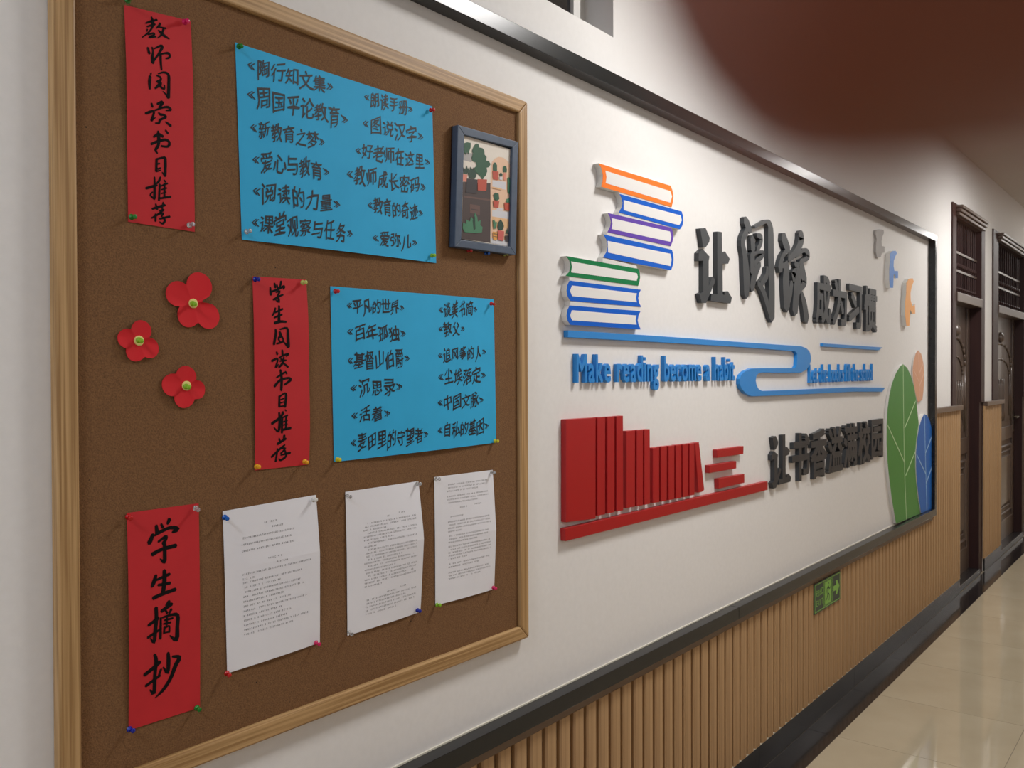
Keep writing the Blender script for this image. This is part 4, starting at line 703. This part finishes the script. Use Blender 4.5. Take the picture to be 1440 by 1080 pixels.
for k, (x, z, c) in PINS.items():
    a, q = k.split('_'); cn = cname.get(c, c)
    if a == 'fl': lb = 'lime green push pin through the %s' % {'top': 'largest red flower', 'left': 'left small red flower', 'low': 'bottom small red flower'}[q]
    elif a == 'pf': lb = '%s push pin under the picture frame, %s of the three' % (cn, {'a': 'leftmost', 'b': 'middle', 'c': 'rightmost'}[q])
    else: lb = '%s push pin at the %s corner of the %s' % (cn, corner[q], where[a])
    y = -.0145
    if a == 'fl': y = -.0165
    if a == 'pf': y = -.0125
    X = x - .0055 if a != 'fl' else x - .003
    if a == 'pf': X = x - .001
    e = thing('push_pin', (X, y, z), lb, 'push pin', 'push pins in the cork board')
    for nm, me in (('pin_head', hm[c]), ('needle', ndm)):
        o = bpy.data.objects.new(nm, me); link(o, e, (X, y, z))
        o.rotation_euler = (0, 0, 0)
    e.rotation_euler = (random.uniform(-.16, .2), 0, random.uniform(-.25, .15))

# ---- framed picture of potted plants
q = PIC_FRAME[0]; yb, yf_ = -.0135, -.034
(ax, az), (bx_, bz), (cx, cz), (dx, dz) = q
e = thing('picture_frame', ((ax + cx) / 2, yb, dz), 'small slate blue picture frame with a potted plant print hanging on the cork', 'picture frame')
iw, ih = .0225, .0185
I = [(ax + iw, az - ih), (bx_ - iw, bz - ih), (cx - iw, cz + ih), (dx + iw, dz + ih)]
O = [(ax, az), (bx_, bz), (cx, cz), (dx, dz)]
for i in range(4):
    j = (i + 1) % 4
    MB().prism([O[i], O[j], I[j], I[i]], yb, yf_).build('frame_side', M_frame, e, bevel=.0015)
MB().prism(O, yb, yb - .004).build('frame_back', M_doord, e)
PC = dict(cream=(226, 218, 206), palegrey=(170, 166, 164), darkbrown=(70, 56, 54), brown2=(98, 72, 66), peach=(228, 190, 160), white=(206, 206, 210), sand=(224, 182, 136), pink=(222, 140, 120),
          darkgreen=(30, 62, 48), charcoal=(52, 46, 50), terracotta=(186, 78, 58), terracotta2=(196, 92, 84), green=(34, 84, 58), leaf2=(66, 124, 92), amber=(222, 158, 70))  # flat ink colours of the print, one of them a pale grey patch
pk = list(PC); pmats = [mat('print_' + k, PC[k], .5) for k in pk]
b = MB(); y0 = -.0265
for i, (c, p) in enumerate(PIC_SHAPES):
    if i == 0: b.prism(p, yb - .004, y0, pk.index(c))
    else: b.flat(p, y0 - .00006 * i, pk.index(c))
b.build('print', pmats, e)

# ================================================================== RELIEF MURAL ON THE WALL
t = thing('book_stack_relief', (BOOKS[6][1][0][0], -.006, BOOKS[6][1][-3][1]), 'stack of seven coloured books in relief above the blue ribbon', 'wall relief')
for i, (c, outl, inn) in enumerate(BOOKS):
    bo = MB().prism(outl, -.0006, -.0192).build('book', M_pvc, t)
    b = MB()
    sc = lambda P_, k: P_
    b.prism(outl, -.0192, -.0200); cov = b.build('cover_line', COVER[c], bo)
    MB().prism(inn, -.0200, -.0204).build('page_block', M_page, bo)
    if i < 6: MB().prism(FILL[i], -.0006, -.0188).build('spacer', M_pvc, t)
rl = ['wide red block at the left end of the red bookshelf relief', 'first narrow red book right of the wide red block', 'second narrow red book right of the wide red block', 'third narrow tall red book, last of the tall group',
      'first of the three medium height red books', 'second of the three medium height red books', 'last of the three medium height red books',
      'first of the six short upright red books', 'second of the six short upright red books', 'third of the six short upright red books', 'fourth of the six short upright red books', 'fifth of the six short upright red books', 'sixth of the six short upright red books',
      'leaning thin red book at the end of the upright row', 'top flat red book of the three lying ones', 'middle flat red book of the three lying ones, set to the left', 'bottom flat red book of the three lying ones', 'long red shelf board under the red books']
for i, (p, lb) in enumerate(zip(RED, rl)):
    o = MB().prism(p, -.0005, -.018).build('shelf_relief' if i == 17 else 'book_relief', M_redp, bevel=.0012)
    tag(o, lb, 'wall relief', None if i == 17 else 'red book shapes on the wall')
o = MB().prism(RIBBON, -.0005, -.016).build('ribbon_relief', M_bluep, bevel=.001); tag(o, 'long blue S-shaped ribbon relief winding under the book stack', 'wall relief')
o = MB().prism(BAR, -.0005, -.014).build('line_relief', M_bluep); tag(o, 'short blue bar above the smaller English line', 'wall relief')
# large characters
def letter_thing(mb, name, label, group):
    o = mb.build(name, M_letter); fix_normals(o); tag(o, label, 'sign letter', group)
    return o
b = MB()
for p in RANG: b.prism(p, -.0005, -.018)
letter_thing(b, 'raised_character', 'large charcoal character 让, first of the big slogan', 'upper slogan characters')
b = MB(); brush_solid(b, YUE, -.0005, -.018); letter_thing(b, 'raised_character', 'tallest charcoal character 阅 in flowing brush style', 'upper slogan characters')
b = MB(); brush_solid(b, DU, -.0005, -.018); letter_thing(b, 'raised_character', 'large charcoal character 读 in brush style, before the four smaller ones', 'upper slogan characters')
for ch, (x0, x1, z0, z1) in SMALL_TOP:
    b = MB(); put_glyph(b, ch, x0, x1, z0, z1, -.0005, -.018, .032); letter_thing(b, 'raised_character', 'smaller charcoal character %s, %s of the four smaller ones in the upper slogan' % (ch, ['first', 'second', 'third', 'last']['成为习惯'.index(ch)]), 'upper slogan characters')
rx0 = min(p[0] for P_ in RANG for p in P_); rx1 = max(p[0] for P_ in RANG for p in P_); rz0 = min(p[1] for P_ in RANG for p in P_); rz1 = max(p[1] for P_ in RANG for p in P_)
for ch, (x0, x1, z0, z1) in SMALL_LOW:
    b = MB()
    if ch == '让':
        for P_ in RANG: b.prism([(x0 + (p[0] - rx0) / (rx1 - rx0) * (x1 - x0), z0 + (p[1] - rz0) / (rz1 - rz0) * (z1 - z0)) for p in P_], -.0005, -.018)
    else: put_glyph(b, ch, x0, x1, z0, z1, -.0005, -.018, .03)
    letter_thing(b, 'raised_character', 'charcoal character %s, %s of the seven in the lower slogan' % (ch, ['first', 'second', 'third', 'middle', 'fifth', 'sixth', 'last']['让书香溢满校园'.index(ch)]), 'lower slogan characters')
def english(txt, x0, x1, zb0, zt0, zb1, zt1, label, y, wgt, h_ratio=1.0):
    cu = {}
    adv = {}
    # advance widths from the built-in font
    pos = 0; places = []
    ref = bbox(glyph('M', 0, .5, 2)[0]); cap = ref[3] - ref[2]
    full = 0
    for i, ch in enumerate(txt):
        if ch == ' ': places.append(None); full += .36; continue
        bb = bbox(glyph(ch, 0, .5, 2)[0]); wd_ = bb[1] - bb[0] + .05
        places.append((full, full + wd_, bb)); full += wd_ + .09
    full -= .09
    t = thing('blue_lettering', (x0, 0, zb0), label, 'sign lettering')
    for ch, pl in zip(txt, places):
        if pl is None: continue
        a, q, bb = pl
        xa, xb = x0 + (x1 - x0) * a / full, x0 + (x1 - x0) * q / full
        f = (a + q) / 2 / full; zb = zb0 + (zb1 - zb0) * f; zt = zt0 + (zt1 - zt0) * f; k = (zt - zb) / cap
        m = MB(); put_glyph(m, ch, xa, xb, zb + (bb[2] - ref[2]) * k, zb + (bb[3] - ref[2]) * k, -.0005, y, wgt / max(bb[1] - bb[0], .12), res=2)
        m.build('letter', M_bluep, t)
x0, zb0, _, zt0, x1, zb1, _, zt1 = EN1
english('Make reading become a habit', x0, x1, zb0, zt0, zb1, zt1, 'larger blue raised lettering reading Make reading become a habit', -.014, .014)
x0, zb0, _, zt0, x1, zb1, _, zt1 = EN2
english('Let the books fill the school', x0, x1, zb0, zt0, zb1, zt1, 'smaller blue raised lettering reading Let the books fill the school', -.012, .010)
# leaves and birds
dsc = {'green': 'tall green leaf cut-out with pale veins at the right end of the display', 'blue': 'blue leaf cut-out beside the green leaf', 'peach': 'small peach leaf cut-out above the blue leaf'}
dep = {'green': -.016, 'blue': -.022, 'peach': -.010}
for c, outl, veins in LEAVES:
    e = thing('leaf_relief', (outl[0][0], -.006, min(p[1] for p in outl)), dsc[c], 'wall relief')
    y = dep[c]
    outl = [(x, max(z, -.8605)) for x, z in outl]
    MB().prism(outl, -.0006, y + .001).build('leaf_board', M_pvc, e)
    MB().prism(outl, y + .001, y).build('leaf_face', LEAFC[c], e)
    b = MB()
    for v in veins:
        L, Rr, c0, c1 = stroke_outline([(x, max(z, -.858), .007 if c != 'peach' else .004) for x, z in v], 4)
        b.prism(L + Rr[::-1], y, y - .0008)
    b.build('vein', VEIN[c], e)
for c, p in BIRDS:
    yy = -.012 if c == 'grey' else -.024
    e = thing('bird_relief', (p[0][0], -.006, min(k[1] for k in p)), '%s flying bird cut-out near the top right of the display' % c, 'wall relief')
    MB().prism(p, -.0006, yy + .001).build('bird_board', M_birdg if c == 'grey' else M_pvc, e)
    MB().prism(p, yy + .001, yy).build('bird_face', BIRDC[c], e)

# ------------------------------------------------------------------ exit sign
X0s, X1s, Z0s, Z1s = 3.872, 4.222, -1.077, -.940
ys = -.019
e = thing('exit_sign', ((X0s + X1s) / 2, ys, Z0s), 'small green exit sign with running figure and right arrow on the slats', 'exit sign')
MB().box(X0s, X1s, ys - .004, ys, Z0s, Z1s).build('sign_plate', M_exitd, e, bevel=.0006)
b = MB(); y = ys - .0044
def rim(b, x0, x1, z0, z1, w_):
    for a in ((x0, x1, z0, z0 + w_), (x0, x1, z1 - w_, z1), (x0, x0 + w_, z0 + w_, z1 - w_), (x1 - w_, x1, z0 + w_, z1 - w_)): b.box(a[0], a[1], y, ys - .004, a[2], a[3])
rim(b, X0s + .006, X1s - .006, Z0s + .006, Z1s - .006, .0035)
xa, xb = X0s + .125, X0s + .235
b.box(xa - .004, xa - .0015, y, ys - .004, Z0s + .009, Z1s - .009); b.box(xb + .0015, xb + .004, y, ys - .004, Z0s + .009, Z1s - .009)
b.build('border_line', M_exitl, e)
b = MB(); rim(b, xa + .004, xb - .004, Z0s + .013, Z1s - .013, .002); 
b.box(xa + .012, xb - .014, y, ys - .004, Z0s + .017, Z1s - .017); b.build('doorway', M_exitl, e)
yy = y - .0003
cxm, czm = (xa + xb) / 2, (Z0s + Z1s) / 2
fg = [[(cxm + .006, czm + .040, .013), (cxm + .0065, czm + .0405, .013)], [(cxm + .002, czm + .026, .012), (cxm - .004, czm + .004, .012), (cxm - .006, czm - .006, .010)], [(cxm + .002, czm + .024, .006), (cxm + .020, czm + .012, .005), (cxm + .028, czm + .022, .004)],
      [(cxm, czm + .024, .006), (cxm - .020, czm + .016, .005), (cxm - .024, czm - .002, .004)], [(cxm - .005, czm - .004, .008), (cxm + .014, czm - .016, .007), (cxm + .010, czm - .040, .006)], [(cxm - .006, czm - .004, .008), (cxm - .016, czm - .024, .007), (cxm - .034, czm - .034, .005)]]
b = MB(); brush_flat(b, fg, lambda x, z: yy); b.build('running_figure', M_exitd, e)
ax0 = xb + .018
b = MB(); b.prism([(ax0, czm - .012), (ax0 + .040, czm - .012), (ax0 + .030, czm - .034), (ax0 + .052, czm - .034), (ax0 + .082, czm), (ax0 + .052, czm + .034), (ax0 + .030, czm + .034), (ax0 + .040, czm + .012), (ax0, czm + .012)], ys - .004, y); b.build('arrow', M_exitl, e)
b = MB()
for k, ch in enumerate('安全出口'): put_glyph(b, ch, X0s + .018 + k * .025, X0s + .040 + k * .025, czm + .006, czm + .036, ys - .004, y, 0)
for k, ch in enumerate('EXIT'): put_glyph(b, ch, X0s + .024 + k * .023, X0s + (.040 if ch != 'I' else .029) + k * .023, czm - .038, czm - .012, ys - .004, y, 0)
b.build('sign_lettering', M_exitl, e)

# ------------------------------------------------------------------ the photographer's hand, index fingertip at the lens
def hand():
    C0 = Vector((0, -1.39, 0))
    def P(x, y, z): return C0 + R_ * x + U_ * y + F_ * z
    ch = {
      'index': [(.00120, .00835, .0115, .0050), (.00340, .00870, .0115, .0075), (.0081, .0106, .0117, .0080), (.0180, .0182, .0125, .0090), (.0390, .0410, .0150, .0106), (.0620, .0640, .0060, .0120)],
      'middle': [(.0560, .0160, .0120, .0076), (.0640, .0200, .0150, .0082), (.0760, .0280, .0160, .0090), (.0880, .0400, .0080, .0100), (.0880, .0560, -.0050, .0120)],
      'ring': [(.0760, .0000, .0080, .0072), (.0840, .0020, .0120, .0080), (.0960, .0080, .0130, .0088), (.1060, .0200, .0040, .0096), (.1060, .0400, -.0100, .0120)],
      'little': [(.0960, -.0120, .0060, .0062), (.1020, -.0100, .0090, .0068), (.1110, -.0040, .0090, .0074), (.1180, .0080, .0010, .0084), (.1180, .0280, -.0130, .0110)],
      'thumb': [(.0620, .0420, -.0450, .0090), (.0700, .0480, -.0460, .0096), (.0850, .0560, -.0440, .0106), (.1000, .0640, -.0350, .0130), (.1080, .0700, -.0250, .0150)],
    }
    vs, es, rs = [], [], []
    def v(p, r): vs.append(tuple(P(*p) - C0)); rs.append(r); return len(vs) - 1
    palm = v((.1120, .0640, -.0150), .022)
    wrist = v((.1450, .1000, -.0300), .022); fore = v((.2100, .1700, -.0600), .030)
    es += [(palm, wrist), (wrist, fore)]
    for k, c in ch.items():
        prev = palm
        for p in reversed(c):
            i = v(p[:3], p[3]); es.append((prev, i)); prev = i
    me = bpy.data.meshes.new('hand'); me.from_pydata(vs, es, [])
    o = bpy.data.objects.new('hand', me); link(o, None, tuple(C0))
    sk = o.modifiers.new('skin', 'SKIN'); sk.use_smooth_shade = True
    for i, r in enumerate(rs):
        o.data.skin_vertices[0].data[i].radius = (r, r)
    o.data.skin_vertices[0].data[palm].use_root = True
    sb = o.modifiers.new('sub', 'SUBSURF'); sb.levels = 2; sb.render_levels = 2
    me.materials.append(M_skin_shaded)
    tag(o, 'blurred fingertip of a hand held right before the lens, upper right', 'hand')
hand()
print('objects', len(bpy.data.objects))
